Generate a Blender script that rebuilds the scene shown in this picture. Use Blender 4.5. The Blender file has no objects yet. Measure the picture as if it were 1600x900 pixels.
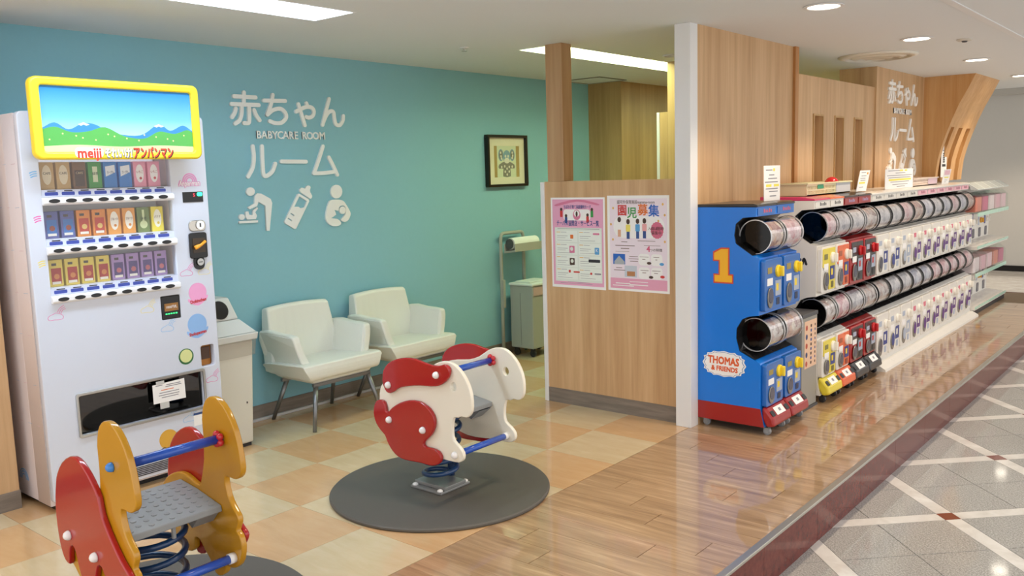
import bpy, bmesh, math, random
from mathutils import Vector, Matrix
random.seed(7)
SC = bpy.context.scene
COL = SC.collection
PI = math.pi

# ------------------------------------------------------------------ camera
CH = 1.5479
cd = bpy.data.cameras.new('camera')
cam = bpy.data.objects.new('camera', cd)
COL.objects.link(cam)
_r = Vector((0.636895, -0.770427, -0.028406))
_u = Vector((0.116589, 0.059830, 0.991376))
_w = Vector((0.762084, 0.634715, -0.127929))
cam.matrix_world = Matrix(((_r.x, _u.x, -_w.x, 0), (_r.y, _u.y, -_w.y, 0), (_r.z, _u.z, -_w.z, CH), (0, 0, 0, 1)))
cd.sensor_width = 36.0
cd.lens = 1372.36 / 1600 * 36.0
cd.clip_start = 0.05
SC.camera = cam

# ------------------------------------------------------------------ world, exposure, lamps
W = bpy.data.worlds.new('world')
SC.world = W
W.use_nodes = True
W.node_tree.nodes['Background'].inputs[0].default_value = (1.0, 0.98, 0.96, 1)
W.node_tree.nodes['Background'].inputs[1].default_value = 1.0
SC.view_settings.view_transform = 'Standard'
SC.view_settings.look = 'None'
SC.view_settings.gamma = 1
SC.view_settings.exposure = 0.7
TUBE_LEFT = 10.0      # strength of the ceiling fluorescent recesses
TUBE_RIGHT = 9.0
DOWNLIGHT_W = 40.0
CEIL = 2.38

# ------------------------------------------------------------------ materials
def lin(c):
    if isinstance(c, str):
        c = tuple(int(c[i:i + 2], 16) / 255 for i in (0, 2, 4))
    return tuple((x / 12.92 if x <= 0.04045 else ((x + 0.055) / 1.055) ** 2.4) for x in c) + (1.0,)

MATS = {}
def mat(name, col, rough=0.5, metal=0.0, coat=0.0, emit=0.0, emit_col=None, spec=0.5, alpha=1.0):
    if name in MATS: return MATS[name]
    m = bpy.data.materials.new(name); m.use_nodes = True
    b = m.node_tree.nodes['Principled BSDF']
    b.inputs['Base Color'].default_value = lin(col)
    b.inputs['Roughness'].default_value = rough
    b.inputs['Metallic'].default_value = metal
    b.inputs['Coat Weight'].default_value = coat
    b.inputs['Coat Roughness'].default_value = 0.05
    b.inputs['Specular IOR Level'].default_value = spec
    b.inputs['Alpha'].default_value = alpha
    if emit:
        b.inputs['Emission Color'].default_value = lin(emit_col or col)
        b.inputs['Emission Strength'].default_value = emit
    MATS[name] = m
    return m

class N:
    """small node-graph helper"""
    def __init__(s, m):
        s.t = m.node_tree; s.b = s.t.nodes['Principled BSDF']
    def new(s, kind, **kw):
        n = s.t.nodes.new(kind)
        for k, v in kw.items():
            if k.startswith('i_'): n.inputs[k[2:].replace('_', ' ')].default_value = v
            else: setattr(n, k, v)
        return n
    def link(s, a, b): s.t.links.new(a, b)
    def coord(s, scale=(1, 1, 1), out='Object', rot=(0, 0, 0)):
        c = s.new('ShaderNodeTexCoord'); m = s.new('ShaderNodeMapping')
        m.inputs['Scale'].default_value = scale; m.inputs['Rotation'].default_value = rot
        s.link(c.outputs[out], m.inputs['Vector']); return m.outputs[0]
    def noise(s, vec, scale, detail=4, rough=.55, dist=0):
        n = s.new('ShaderNodeTexNoise'); s.link(vec, n.inputs['Vector'])
        n.inputs['Scale'].default_value = scale; n.inputs['Detail'].default_value = detail
        n.inputs['Roughness'].default_value = rough; n.inputs['Distortion'].default_value = dist
        return n.outputs['Fac']
    def ramp(s, fac, stops):
        r = s.new('ShaderNodeValToRGB'); s.link(fac, r.inputs[0])
        e = r.color_ramp.elements
        while len(e) < len(stops): e.new(0.5)
        for k, (p, c) in enumerate(stops):
            e[k].position = p; e[k].color = lin(c)
        return r.outputs[0]
    def mix(s, fac, a, b, mode='MIX'):
        n = s.new('ShaderNodeMix', data_type='RGBA', blend_type=mode)
        for sock, v in ((n.inputs[0], fac), (n.inputs[6], a), (n.inputs[7], b)):
            if hasattr(v, 'links') or hasattr(v, 'is_linked'): s.link(v, sock)
            else: sock.default_value = v
        return n.outputs[2]
    def bump(s, fac, strength=.2, dist=.01):
        n = s.new('ShaderNodeBump'); s.link(fac, n.inputs['Height'])
        n.inputs['Strength'].default_value = strength; n.inputs['Distance'].default_value = dist
        s.link(n.outputs[0], s.b.inputs['Normal'])
    def random(s):
        return s.new('ShaderNodeObjectInfo').outputs['Random']
    def base(s, c): s.link(c, s.b.inputs['Base Color'])

def wood(name, dark, mid, light, axis='z', rough=.45):
    m = mat(name, mid, rough); n = N(m)
    sc = {'z': (1, 1, .05), 'x': (.05, 1, 1), 'y': (1, .05, 1)}[axis]
    v = n.coord(sc)
    f1 = n.noise(v, 26, 5, .6, .3); f2 = n.noise(v, 5.5, 2, .5)
    a = n.ramp(f1, [(.3, dark), (.5, mid), (.72, light)])
    b = n.ramp(f2, [(.35, dark), (.65, light)])
    n.base(n.mix(.38, a, b)); n.bump(f1, .04, .004)
    return m

def plaster(name, col, var=.03, rough=.85, scale=60, bump=.08):
    m = mat(name, col, rough); n = N(m); v = n.coord()
    f = n.noise(v, scale, 4)
    c = lin(col)
    lo = tuple(x * (1 - var) for x in c[:3]) + (1,); hi = tuple(min(1, x * (1 + var)) for x in c[:3]) + (1,)
    n.base(n.mix(f, lo, hi)); n.bump(f, bump, .002)
    return m

def clear_film(name, tint='ffffff', amount=.82, rough=.03):
    """thin clear plastic: mostly see-through, with a surface reflection"""
    m = bpy.data.materials.new(name); m.use_nodes = True; t = m.node_tree
    t.nodes.clear()
    o = t.nodes.new('ShaderNodeOutputMaterial'); mx = t.nodes.new('ShaderNodeMixShader')
    tr = t.nodes.new('ShaderNodeBsdfTransparent'); gl = t.nodes.new('ShaderNodeBsdfGlossy')
    fr = t.nodes.new('ShaderNodeLayerWeight'); fr.inputs[0].default_value = .5
    pw = t.nodes.new('ShaderNodeMath'); pw.operation = 'POWER'; pw.inputs[1].default_value = 4
    mp = t.nodes.new('ShaderNodeMath'); mp.operation = 'MULTIPLY_ADD'; mp.inputs[1].default_value = .5; mp.inputs[2].default_value = max(.03, (1 - amount) * .35)
    tr.inputs[0].default_value = lin(tint); gl.inputs['Roughness'].default_value = rough
    t.links.new(fr.outputs['Facing'], pw.inputs[0]); t.links.new(pw.outputs[0], mp.inputs[0]); t.links.new(mp.outputs[0], mx.inputs[0])
    t.links.new(tr.outputs[0], mx.inputs[1]); t.links.new(gl.outputs[0], mx.inputs[2])
    t.links.new(mx.outputs[0], o.inputs[0])
    MATS[name] = m
    return m

# ------------------------------------------------------------------ objects
def tag(o, label=None, cat=None, group=None, kind=None):
    if label: o['label'] = label
    if cat: o['category'] = cat
    if group: o['group'] = group
    if kind: o['kind'] = kind
    return o

def thing(name, label, cat, loc=(0, 0, 0), group=None):
    o = bpy.data.objects.new(name, None); COL.objects.link(o)
    o.location = loc; o.empty_display_size = .1
    return tag(o, label, cat, group)

def wloc(p):
    v = Vector((0, 0, 0))
    while p is not None:
        v += Vector(p.location); p = p.parent
    return v

def link_mesh(name, me, m, parent=None, smooth=False, bevel=0, seg=2, world=True):
    """world=True: the mesh is in world coordinates and is shifted into its parent's space"""
    if parent is not None and world:
        me.transform(Matrix.Translation(-wloc(parent)))
    if m is not None and not me.materials: me.materials.append(m)
    if smooth:
        for p in me.polygons: p.use_smooth = True
    o = bpy.data.objects.new(name, me); COL.objects.link(o)
    if parent is not None: o.parent = parent
    if bevel:
        b = o.modifiers.new('bevel', 'BEVEL'); b.width = bevel; b.segments = seg
        b.limit_method = 'ANGLE'; b.angle_limit = math.radians(40)
        b.harden_normals = False
    return o

class MB:
    def __init__(s): s.v = []; s.f = []
    def box(s, x0, x1, y0, y1, z0, z1):
        k = len(s.v)
        s.v += [(x0, y0, z0), (x1, y0, z0), (x1, y1, z0), (x0, y1, z0), (x0, y0, z1), (x1, y0, z1), (x1, y1, z1), (x0, y1, z1)]
        s.f += [tuple(k + i for i in q) for q in ((0, 3, 2, 1), (4, 5, 6, 7), (0, 1, 5, 4), (1, 2, 6, 5), (2, 3, 7, 6), (3, 0, 4, 7))]
        return s
    def prism(s, poly, a, b, axis='x'):
        """poly in the two other axes (x: (y,z); y: (x,z); z: (x,y)), extruded from a to b"""
        k = len(s.v); n = len(poly)
        f = {'x': lambda p, t: (t, p[0], p[1]), 'y': lambda p, t: (p[0], t, p[1]), 'z': lambda p, t: (p[0], p[1], t)}[axis]
        s.v += [f(p, a) for p in poly] + [f(p, b) for p in poly]
        s.f += [tuple(k + i for i in range(n)), tuple(k + n + i for i in reversed(range(n)))]
        s.f += [(k + i, k + n + i, k + n + (i + 1) % n, k + (i + 1) % n) for i in range(n)]
        return s
    def tube(s, pts, r, n=10, cap=True):
        pts = [Vector(p) for p in pts]; k0 = len(s.v)
        rs = r if isinstance(r, (list, tuple)) else [r] * len(pts)
        prev = None
        for i, p in enumerate(pts):
            d = (pts[min(i + 1, len(pts) - 1)] - pts[max(i - 1, 0)]).normalized()
            if prev is None:
                a = Vector((0, 0, 1)) if abs(d.z) < .9 else Vector((1, 0, 0))
                u = d.cross(a).normalized()
            else:
                u = (prev - d * prev.dot(d)).normalized()
            prev = u; w = d.cross(u)
            s.v += [tuple(p + (u * math.cos(t) + w * math.sin(t)) * rs[i]) for t in (2 * PI * j / n for j in range(n))]
        for i in range(len(pts) - 1):
            a = k0 + i * n; b = a + n
            s.f += [(a + j, a + (j + 1) % n, b + (j + 1) % n, b + j) for j in range(n)]
        if cap:
            s.f += [tuple(k0 + j for j in reversed(range(n))), tuple(k0 + (len(pts) - 1) * n + j for j in range(n))]
        return s
    def lathe(s, prof, c, axis='z', n=24, caps=True):
        """prof: (radius, along) pairs; axis of revolution through c"""
        k0 = len(s.v)
        for r, h in prof:
            for j in range(n):
                t = 2 * PI * j / n; a, b = r * math.cos(t), r * math.sin(t)
                q = {'z': (a, b, h), 'x': (h, a, b), 'y': (b, h, a)}[axis]
                s.v.append((c[0] + q[0], c[1] + q[1], c[2] + q[2]))
        for i in range(len(prof) - 1):
            a = k0 + i * n; b = a + n
            s.f += [(a + j, a + (j + 1) % n, b + (j + 1) % n, b + j) for j in range(n)]
        if not caps: return s
        if prof[0][0] > 1e-6: s.f.append(tuple(k0 + j for j in reversed(range(n))))
        if prof[-1][0] > 1e-6: s.f.append(tuple(k0 + (len(prof) - 1) * n + j for j in range(n)))
        return s
    def ball(s, c, r, sx=1, sy=1, sz=1, n=12, m=8):
        k0 = len(s.v)
        for i in range(m + 1):
            ph = PI * i / m
            for j in range(n):
                t = 2 * PI * j / n
                s.v.append((c[0] + r * sx * math.sin(ph) * math.cos(t), c[1] + r * sy * math.sin(ph) * math.sin(t), c[2] + r * sz * math.cos(ph)))
        for i in range(m):
            a = k0 + i * n; b = a + n
            s.f += [(a + j, b + j, b + (j + 1) % n, a + (j + 1) % n) for j in range(n)]
        return s
    def mesh(s, name='mesh'):
        me = bpy.data.meshes.new(name); me.from_pydata(s.v, [], s.f); me.update()
        bm = bmesh.new(); bm.from_mesh(me)
        bmesh.ops.remove_doubles(bm, verts=bm.verts, dist=1e-6)
        bmesh.ops.dissolve_degenerate(bm, edges=bm.edges, dist=1e-7)
        bmesh.ops.recalc_face_normals(bm, faces=bm.faces)
        bm.to_mesh(me); bm.free()
        return me
    def build(s, name, m, parent=None, **kw):
        return link_mesh(name, s.mesh(name), m, parent, **kw)

def B(name, m, parent, x0, x1, y0, y1, z0, z1, bevel=0, **kw):
    return MB().box(x0, x1, y0, y1, z0, z1).build(name, m, parent, bevel=bevel, **kw)

def smooth_loop(pts, n=3):
    out = []; L = len(pts)
    for i in range(L):
        p0, p1, p2, p3 = (Vector(pts[(i + k - 1) % L]) for k in range(4))
        for j in range(n):
            t = j / n
            out.append(tuple(.5 * ((2 * p1) + (-p0 + p2) * t + (2 * p0 - 5 * p1 + 4 * p2 - p3) * t * t + (-p0 + 3 * p1 - 3 * p2 + p3) * t ** 3)))
    return out

def smooth_line(pts, n=6):
    if len(pts) < 3: return [tuple(p) for p in pts]
    P = [2 * Vector(pts[0]) - Vector(pts[1])] + [Vector(p) for p in pts] + [2 * Vector(pts[-1]) - Vector(pts[-2])]
    out = []
    for i in range(1, len(P) - 2):
        p0, p1, p2, p3 = P[i - 1:i + 3]
        for j in range(n):
            t = j / n
            out.append(tuple(.5 * ((2 * p1) + (-p0 + p2) * t + (2 * p0 - 5 * p1 + 4 * p2 - p3) * t * t + (-p0 + 3 * p1 - 3 * p2 + p3) * t ** 3)))
    out.append(tuple(pts[-1]))
    return out

# local (a, b, c) -> world for flat work; c is the outward normal of the face
def on_front(y): return Matrix(((1, 0, 0, 0), (0, 0, -1, y), (0, 1, 0, 0), (0, 0, 0, 1)))       # faces -Y: a = x, b = z
def on_left(x): return Matrix(((0, 0, -1, x), (-1, 0, 0, 0), (0, 1, 0, 0), (0, 0, 0, 1)))        # faces -X: a = -y, b = z
def on_yz(x): return Matrix(((0, 0, 1, x), (1, 0, 0, 0), (0, 1, 0, 0), (0, 0, 0, 1)))            # a = y, b = z, normal +X
def on_down(z): return Matrix(((1, 0, 0, 0), (0, -1, 0, 0), (0, 0, -1, z), (0, 0, 0, 1)))
def on_up(z): return Matrix(((1, 0, 0, 0), (0, 1, 0, 0), (0, 0, 1, z), (0, 0, 0, 1)))

_tmp = None
def curve_mesh(cu, name):
    o = bpy.data.objects.new('work', cu)
    me = bpy.data.meshes.new_from_object(o); me.name = name
    bpy.data.objects.remove(o); bpy.data.curves.remove(cu)
    return me

def shape(loops, thick, M, name, m, parent=None, bevel=0, off=0, res=2, **kw):
    """flat cut-out (holes allowed) thick metres deep, its back on the plane of M"""
    cu = bpy.data.curves.new(name, 'CURVE'); cu.dimensions = '2D'; cu.fill_mode = 'BOTH'
    cu.extrude = max(thick / 2 - bevel, 0); cu.bevel_depth = bevel; cu.bevel_resolution = res; cu.offset = -bevel
    for lp in loops:
        sp = cu.splines.new('POLY'); sp.points.add(len(lp) - 1)
        for p, q in zip(sp.points, lp): p.co = (q[0], q[1], 0, 1)
        sp.use_cyclic_u = True
    me = curve_mesh(cu, name)
    me.materials.clear()
    me.transform(M @ Matrix.Translation((0, 0, thick / 2 + off)))
    return link_mesh(name, me, m, parent, **kw)

def stroke_polys(pts, w, n=6):
    """round-capped ribbon outline for a polyline"""
    P = [Vector(p) for p in pts]; L, R = [], []
    for i, p in enumerate(P):
        d = (P[min(i + 1, len(P) - 1)] - P[max(i - 1, 0)]).normalized(); q = Vector((-d.y, d.x)) * w / 2
        L.append(p + q); R.append(p - q)
    d1 = (P[-1] - P[-2]).normalized(); d0 = (P[0] - P[1]).normalized()
    def cap(c, d):
        a = math.atan2(d.y, d.x)
        return [c + Vector((math.cos(a + t), math.sin(a + t))) * w / 2 for t in (PI / 2 - PI * k / n for k in range(1, n))]
    return [tuple(v) for v in L + cap(P[-1], d1) + list(reversed(R)) + cap(P[0], d0)]

def strokes(lines, w, thick, M, name, m, parent=None, n=5, off=0, **kw):
    mb = MB()
    for k, ln in enumerate(lines):
        pts = smooth_line(ln, n)
        P = [Vector(p) for p in pts]; q = []
        for i, p in enumerate(P):
            d = (P[min(i + 1, len(P) - 1)] - P[max(i - 1, 0)]).normalized(); q.append(Vector((-d.y, d.x)) * w / 2)
        z1 = off + thick + k * 1e-5
        for i in range(len(P) - 1):
            a, b = P[i] + q[i], P[i] - q[i]; c, d = P[i + 1] - q[i + 1], P[i + 1] + q[i + 1]
            mb.prism([tuple(b), tuple(c), tuple(d), tuple(a)], off, z1, 'z')
        for e in (P[0], P[-1]):
            mb.prism([(e.x + math.cos(2 * PI * j / 14) * w / 2, e.y + math.sin(2 * PI * j / 14) * w / 2) for j in range(14)], off, z1 + 5e-6, 'z')
    me = bpy.data.meshes.new(name); me.from_pydata(mb.v, [], mb.f); me.update()
    bm = bmesh.new(); bm.from_mesh(me); bmesh.ops.recalc_face_normals(bm, faces=bm.faces); bm.to_mesh(me); bm.free()
    me.transform(M)
    return link_mesh(name, me, m, parent, **kw)

def text(s, M, a, b, size, name, m, parent, width=None, align='CENTER', thick=.0006, bold=0, rot=0, shear=0, off=.0004):
    """lettering centred on (a, b) of the plane M"""
    cu = bpy.data.curves.new(name, 'FONT'); cu.body = s; cu.size = size; cu.resolution_u = 2
    cu.align_x = align; cu.align_y = 'CENTER'; cu.extrude = thick / 2; cu.shear = shear
    me = curve_mesh(cu, name); me.materials.clear()
    if bold:                                   # heavier strokes: the same outlines laid four times, slightly apart
        bm = bmesh.new()
        for k, (dx, dy) in enumerate(((-1, -1), (1, -1), (1, 1), (-1, 1))):
            c = me.copy(); c.transform(Matrix.Translation((dx * bold * .8, dy * bold * .8, k * 6e-6))); bm.from_mesh(c); bpy.data.meshes.remove(c)
        bm.to_mesh(me); bm.free()
    if width and len(me.vertices):
        xs = [v.co.x for v in me.vertices]; w = max(xs) - min(xs)
        if w > 0: me.transform(Matrix.Scale(width / w, 4, (1, 0, 0)))
    me.transform(M @ Matrix.Translation((a, b, thick / 2 + off)) @ Matrix.Rotation(rot, 4, 'Z'))
    return link_mesh(name, me, m, parent)

def ellipse(cx, cy, rx, ry=None, n=24, a0=0):
    ry = rx if ry is None else ry
    return [(cx + rx * math.cos(a0 + 2 * PI * k / n), cy + ry * math.sin(a0 + 2 * PI * k / n)) for k in range(n)]

def rect(a0, a1, b0, b1, r=0, n=4):
    if not r: return [(a0, b0), (a1, b0), (a1, b1), (a0, b1)]
    out = []
    for cx, cy, s in ((a1 - r, b0 + r, -PI / 2), (a1 - r, b1 - r, 0), (a0 + r, b1 - r, PI / 2), (a0 + r, b0 + r, PI)):
        out += [(cx + r * math.cos(s + PI / 2 * k / n), cy + r * math.sin(s + PI / 2 * k / n)) for k in range(n + 1)]
    return out

def dup(root, loc, label=None):
    r = root.copy(); COL.objects.link(r); r.location = loc
    if label: r['label'] = label
    for ch in list(root.children):
        c = ch.copy(); COL.objects.link(c); c.parent = r
        for g in list(ch.children):
            d = g.copy(); COL.objects.link(d); d.parent = c
    return r

# ------------------------------------------------------------------ palette
WOOD = wood('oak_laminate', 'b48d62', 'c9a277', 'd8b58a')
WOOD_POST = wood('post_laminate', 'a8825a', 'ba936a', 'c8a47c')
WOOD_LIT = wood('laminate_lit', 'b08a54', 'c49e68', 'd2b07c')  # laminate with the inner room's yellowish light put into its colour
WHITE_TRIM = mat('white_trim', 'e4e4e4', .4)
CEIL_M = plaster('ceiling_board', 'e4e7e8', .02, .9, 90, .05)
TEAL = plaster('teal_wallpaper', '8bc0cd', .025, .8, 45, .12)
GREY_BASE = mat('grey_skirting', '7f7469', .5)
n = N(GREY_BASE); n.base(n.ramp(n.noise(n.coord((.4, .4, 4)), 9, 4), [(.3, '6f655b'), (.7, '8d8277')]))
CHROME = mat('chrome', 'd5d5d5', .15, 1)
STEEL = mat('brushed_steel', 'b9b9b7', .32, 1)
BLACK = mat('black_plastic', '141416', .3)
WHITE_P = mat('white_plastic', 'ececee', .25, coat=.3)
DARK_GREY = mat('dark_grey', '4a4a4c', .5)
PAPER = mat('paper_white', 'f2f0ee', .6)
INK = mat('ink_grey', '8e8c92', .6)
INK_D = mat('ink_dark', '2a2a30', .6)
YELLOW_HI = mat('highlighter', 'ece05a', .6)
CLEAR = clear_film('clear_plastic', 'ffffff', .95, .02)

# ------------------------------------------------------------------ ceiling with the openings of its lamps
WALL_Y = 4.88
FRONT_Y = 2.48
def ceiling():
    holes = [(.55, 3.03, 3.49, 3.82), (4.72, 7.22, 3.50, 3.83), (7.7, 10.2, 3.50, 3.83)]
    x0, x1, y0, y1 = -.6, 11.75, -.4, 5.0
    root = bpy.data.objects.new('ceiling', None); COL.objects.link(root); root['kind'] = 'structure'
    mb = MB(); z0, z1 = CEIL, CEIL + .04
    mb.box(x0, x1, y0, 3.49, z0, z1); mb.box(x0, x1, 3.83, y1, z0, z1)
    xs = [x0]
    for h in holes: xs += [h[0], h[1]]
    xs.append(x1)
    for i in range(0, len(xs), 2): mb.box(xs[i], xs[i + 1], 3.49, 3.83, z0, z1)
    mb.box(.55, 3.03, 3.82, 3.83, z0, z1)
    mb.box(4.72, 7.22, 3.49, 3.5, z0, z1); mb.box(7.7, 10.2, 3.49, 3.5, z0, z1)
    mb.build('ceiling_board', CEIL_M, root)
    MB().box(x1, 17, -.4, 9, 2.66, 2.7).build('ceiling_board', CEIL_M, root)
    MB().box(x1 - .02, x1 + .02, -.4, 9, CEIL, 2.7).build('soffit_edge', CEIL_M, root)
    # expansion joint along the front of the platform
    MB().box(-.6, 11.7, 1.215, 1.262, CEIL - .006, CEIL + .001).build('joint_strip', WHITE_TRIM, root, bevel=.002)
    MB().box(2.7, 2.705, -4, 1.2, CEIL - .001, CEIL + .001).build('joint_strip', DARK_GREY, root) if False else None
    return holes
HOLES = ceiling()

LAMP_IN = mat('lamp_housing', 'f2f2f2', .5)
TUBE_A = mat('tube_cool', 'ffffff', .4, emit=TUBE_LEFT, emit_col='d8ecff')
TUBE_B = mat('tube_greenish', 'ffffff', .4, emit=TUBE_RIGHT, emit_col='ecffca')
def trough(h, tube, label):
    x0, x1, y0, y1 = h
    t = thing('ceiling_light', label, 'ceiling light', ((x0 + x1) / 2, (y0 + y1) / 2, CEIL))
    z0, z1 = CEIL - .002, CEIL + .10
    mb = MB()
    e = .012
    mb.box(x0, x1, y0, y0 + e, z0, z1); mb.box(x0, x1, y1 - e, y1, z0, z1)
    mb.box(x0, x0 + e, y0 + e, y1 - e, z0, z1); mb.box(x1 - e, x1, y0 + e, y1 - e, z0, z1)
    mb.build('housing', LAMP_IN, t)
    B('reflector', LAMP_IN, t, x0, x1, y0, y1, z1, z1 + .01)
    n_ = 2; L = (x1 - x0 - .06) / n_
    for k in range(n_):
        a = x0 + .03 + k * L
        B('fluorescent_tube', tube, t, a + .01, a + L - .01, y0 + .05, y1 - .05, z1 - .035, z1 - .002)
trough(HOLES[0], TUBE_A, 'long recessed fluorescent light above the drinks machine')
trough(HOLES[1], TUBE_B, 'long recessed fluorescent light passing behind the wooden post')
trough(HOLES[2], TUBE_B, 'recessed fluorescent light hidden behind the low slotted wall')

DL_EMIT = mat('downlight_glow', 'ffffff', .4, emit=9.0, emit_col='fff3e0')
def downlight(x, y, label, z=CEIL, power=None, r=.085):
    t = thing('downlight', label, 'ceiling light', (x, y, z), 'downlights')
    MB().lathe([(r, .0), (r + .018, -.002), (r + .018, -.006), (r, -.008), (r - .006, -.004), (r - .006, .0)], (x, y, z), 'z', 28).build('trim_ring', WHITE_TRIM, t, smooth=False)
    MB().lathe([(r - .006, -.005), (r - .006, -.003)], (x, y, z), 'z', 28).build('lamp_lens', DL_EMIT, t)
    l = bpy.data.lights.new('downlight_beam', 'SPOT'); l.energy = power or DOWNLIGHT_W; l.color = (1, .80, .59)
    l.spot_size = math.radians(112); l.spot_blend = .55; l.shadow_soft_size = .07
    o = bpy.data.objects.new('downlight_beam', l); COL.objects.link(o); o.parent = t; o.location = (0, 0, -.02)
for i, (x, lab) in enumerate(((3.01, 'round downlight overhead in front of the wood strip floor, out of frame'), (4.73, 'nearest round downlight in front of the tall wood panel'),
        (6.44, 'second round downlight along the row, before the round air vent'), (8.17, 'third round downlight along the row, past the round air vent'),
        (10.08, 'farthest round downlight at the right edge, near the curved cove'))):
    downlight(x, 1.755, lab)
downlight(14.27, 2.525, 'round downlight over the far cross passage', z=2.66, power=80)
downlight(13.4, 5.0, 'round downlight deep in the far cross passage', z=2.66, power=80)

# small unlit ring lamp, sprinklers, detector, round vent, hatch
t = thing('spot_fitting', 'small round ceiling spot fitting left of the white pillar', 'ceiling light', (5.81, 3.28, CEIL))
MB().lathe([(.05, 0), (.055, -.012), (.04, -.012), (.036, 0)], (5.81, 3.28, CEIL), 'z', 20).build('trim_ring', WHITE_TRIM, t)
MB().lathe([(.036, -.004), (.036, -.002)], (5.81, 3.28, CEIL), 'z', 20).build('lamp_lens', DARK_GREY, t)
def sprinkler(x, y, label):
    t = thing('sprinkler', label, 'sprinkler', (x, y, CEIL))
    MB().lathe([(.03, 0), (.032, -.006), (.012, -.010)], (x, y, CEIL), 'z', 16).build('escutcheon', WHITE_TRIM, t)
    MB().lathe([(.008, -.008), (.008, -.022), (.018, -.024), (.018, -.027), (.0001, -.028)], (x, y, CEIL), 'z', 12).build('nozzle', STEEL, t)
sprinkler(4.35, 3.97, 'small sprinkler on the ceiling left of the wooden post')
t = thing('detector', 'small round ceiling detector beyond the round air vent', 'detector', (6.75, 1.53, CEIL))
MB().lathe([(.05, 0), (.05, -.008), (.04, -.014)], (6.75, 1.53, CEIL), 'z', 20).build('cover', mat('off_white', 'cfcabf', .5), t)
MB().lathe([(.02, -.014), (.014, -.022), (.0001, -.024)], (6.75, 1.53, CEIL), 'z', 14).build('sensor', DARK_GREY, t)

t = thing('air_diffuser', 'large round ceiling air vent with concentric rings', 'air vent', (7.19, 2.24, CEIL))
vm = mat('vent_paint', 'e2ddd0', .5)
for k, (r0, r1, d) in enumerate(((.24, .29, .022), (.16, .21, .030), (.085, .13, .034))):
    MB().lathe([(r0, -.004), (r0 - .004, -d), (r1, -.008), (r1, 0), (r1 - .012, -.002)], (7.19, 2.24, CEIL), 'z', 36).build('vent_ring', vm, t, smooth=True)
MB().lathe([(.055, -.004), (.05, -.03), (.0001, -.032)], (7.19, 2.24, CEIL), 'z', 28).build('vent_core', vm, t)
MB().lathe([(.245, -.003), (.245, 0)], (7.19, 2.24, CEIL), 'z', 36).build('vent_throat', mat('vent_dark', '55504a', .8), t)

t = thing('access_hatch', 'square ceiling access hatch with dark frame behind the post', 'hatch', (6.8, 4.62, CEIL))
mb = MB(); a, b, c, d, e = 6.58, 7.02, 4.41, 4.83, .014
mb.box(a, b, c, c + e, CEIL - .006, CEIL).box(a, b, d - e, d, CEIL - .006, CEIL).box(a, a + e, c + e, d - e, CEIL - .006, CEIL).box(b - e, b, c + e, d - e, CEIL - .006, CEIL)
mb.build('hatch_frame', mat('hatch_frame', '6d6a60', .5), t)
B('hatch_panel', CEIL_M, t, a + e, b - e, c + e, d - e, CEIL - .003, CEIL)

# ------------------------------------------------------------------ floors
TILE_MATS = []
for k, (dk, md, lt) in enumerate((('c69a68', 'd4aa7a', 'debb90'), ('c9b187', 'd5c09a', 'e0cfae'))):
    m = mat('vinyl_tile_%d' % k, md, .25, spec=.4, coat=.6); n = N(m)
    v = n.coord((1, .22, 1)); v2 = n.coord((.22, 1, 1))
    c = n.ramp(n.noise(v, 14, 6, .6, .6), [(.25, dk), (.5, md), (.78, lt)])
    c2 = n.ramp(n.noise(v2, 3, 3), [(.3, dk), (.7, lt)])
    c = n.mix(.35, c, c2)
    rnd = n.random()
    c = n.mix(n.ramp(rnd, [(0, '000000'), (1, '6e6e6e')]), c, lin('d3bb90' if k else 'd6b285'))
    n.base(c); TILE_MATS.append(m)
PLANK_M = mat('wood_vinyl_plank', 'a9855f', .35, spec=.35, coat=1.0); n = N(PLANK_M)
v = n.coord((1, .07, 1))
cmb = n.new('ShaderNodeVectorMath', operation='ADD'); sc = n.new('ShaderNodeVectorMath', operation='SCALE')
cb = n.new('ShaderNodeCombineXYZ'); rr = n.random(); n.link(rr, cb.inputs[0]); n.link(rr, cb.inputs[1])
n.link(cb.outputs[0], sc.inputs[0]); sc.inputs['Scale'].default_value = 40
n.link(v, cmb.inputs[0]); n.link(sc.outputs[0], cmb.inputs[1])
f = n.noise(cmb.outputs[0], 20, 6, .62, 1.1)
c = n.ramp(f, [(.27, '866648'), (.42, 'a3825f'), (.58, 'b99772'), (.74, 'd4b590')])
c = n.mix(n.ramp(rr, [(0, '000000'), (1, '505050')]), c, lin('a18260'))
n.base(c)

floor = bpy.data.objects.new('floor', None); COL.objects.link(floor); floor['kind'] = 'structure'
SUB = mat('floor_joint', '6f5a40', .6)
B('underlay', SUB, floor, -1.5, 7.3, 2.497, 5.0, -.06, -.004)
B('underlay', SUB, floor, -1.5, 11.72, 1.48, 2.497, -.06, -.004)
B('underlay', SUB, floor, 7.3, 11.72, 2.497, 5.0, -.06, -.0045)
GX, GY, TS = 1.988, 2.4985, .4556
tile_me = {}
for k in (0, 1):
    me = MB().box(0, TS - .0016, 0, .4484, -.004, 0).mesh('floor_tile'); me.materials.append(TILE_MATS[k]); tile_me[k] = me
for i in range(-7, 12):
    for j in range(0, 6):
        x, y = GX + i * TS, GY + j * .45
        if y > 4.9 or (j == 5 and False): continue
        o = bpy.data.objects.new('floor_tile', tile_me[0 if (i + j) % 2 else 1]); COL.objects.link(o)
        o.location = (x, y, 0); o.parent = floor
PW = .152
pl_me = {}
for L in (.46, .62, .34, .5, .92, .04):
    pass
rows = [(1.47, 1.80), (1.47, 2.12), (1.47, 1.62), (1.47, 2.30), (1.47, 1.95)]
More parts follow.
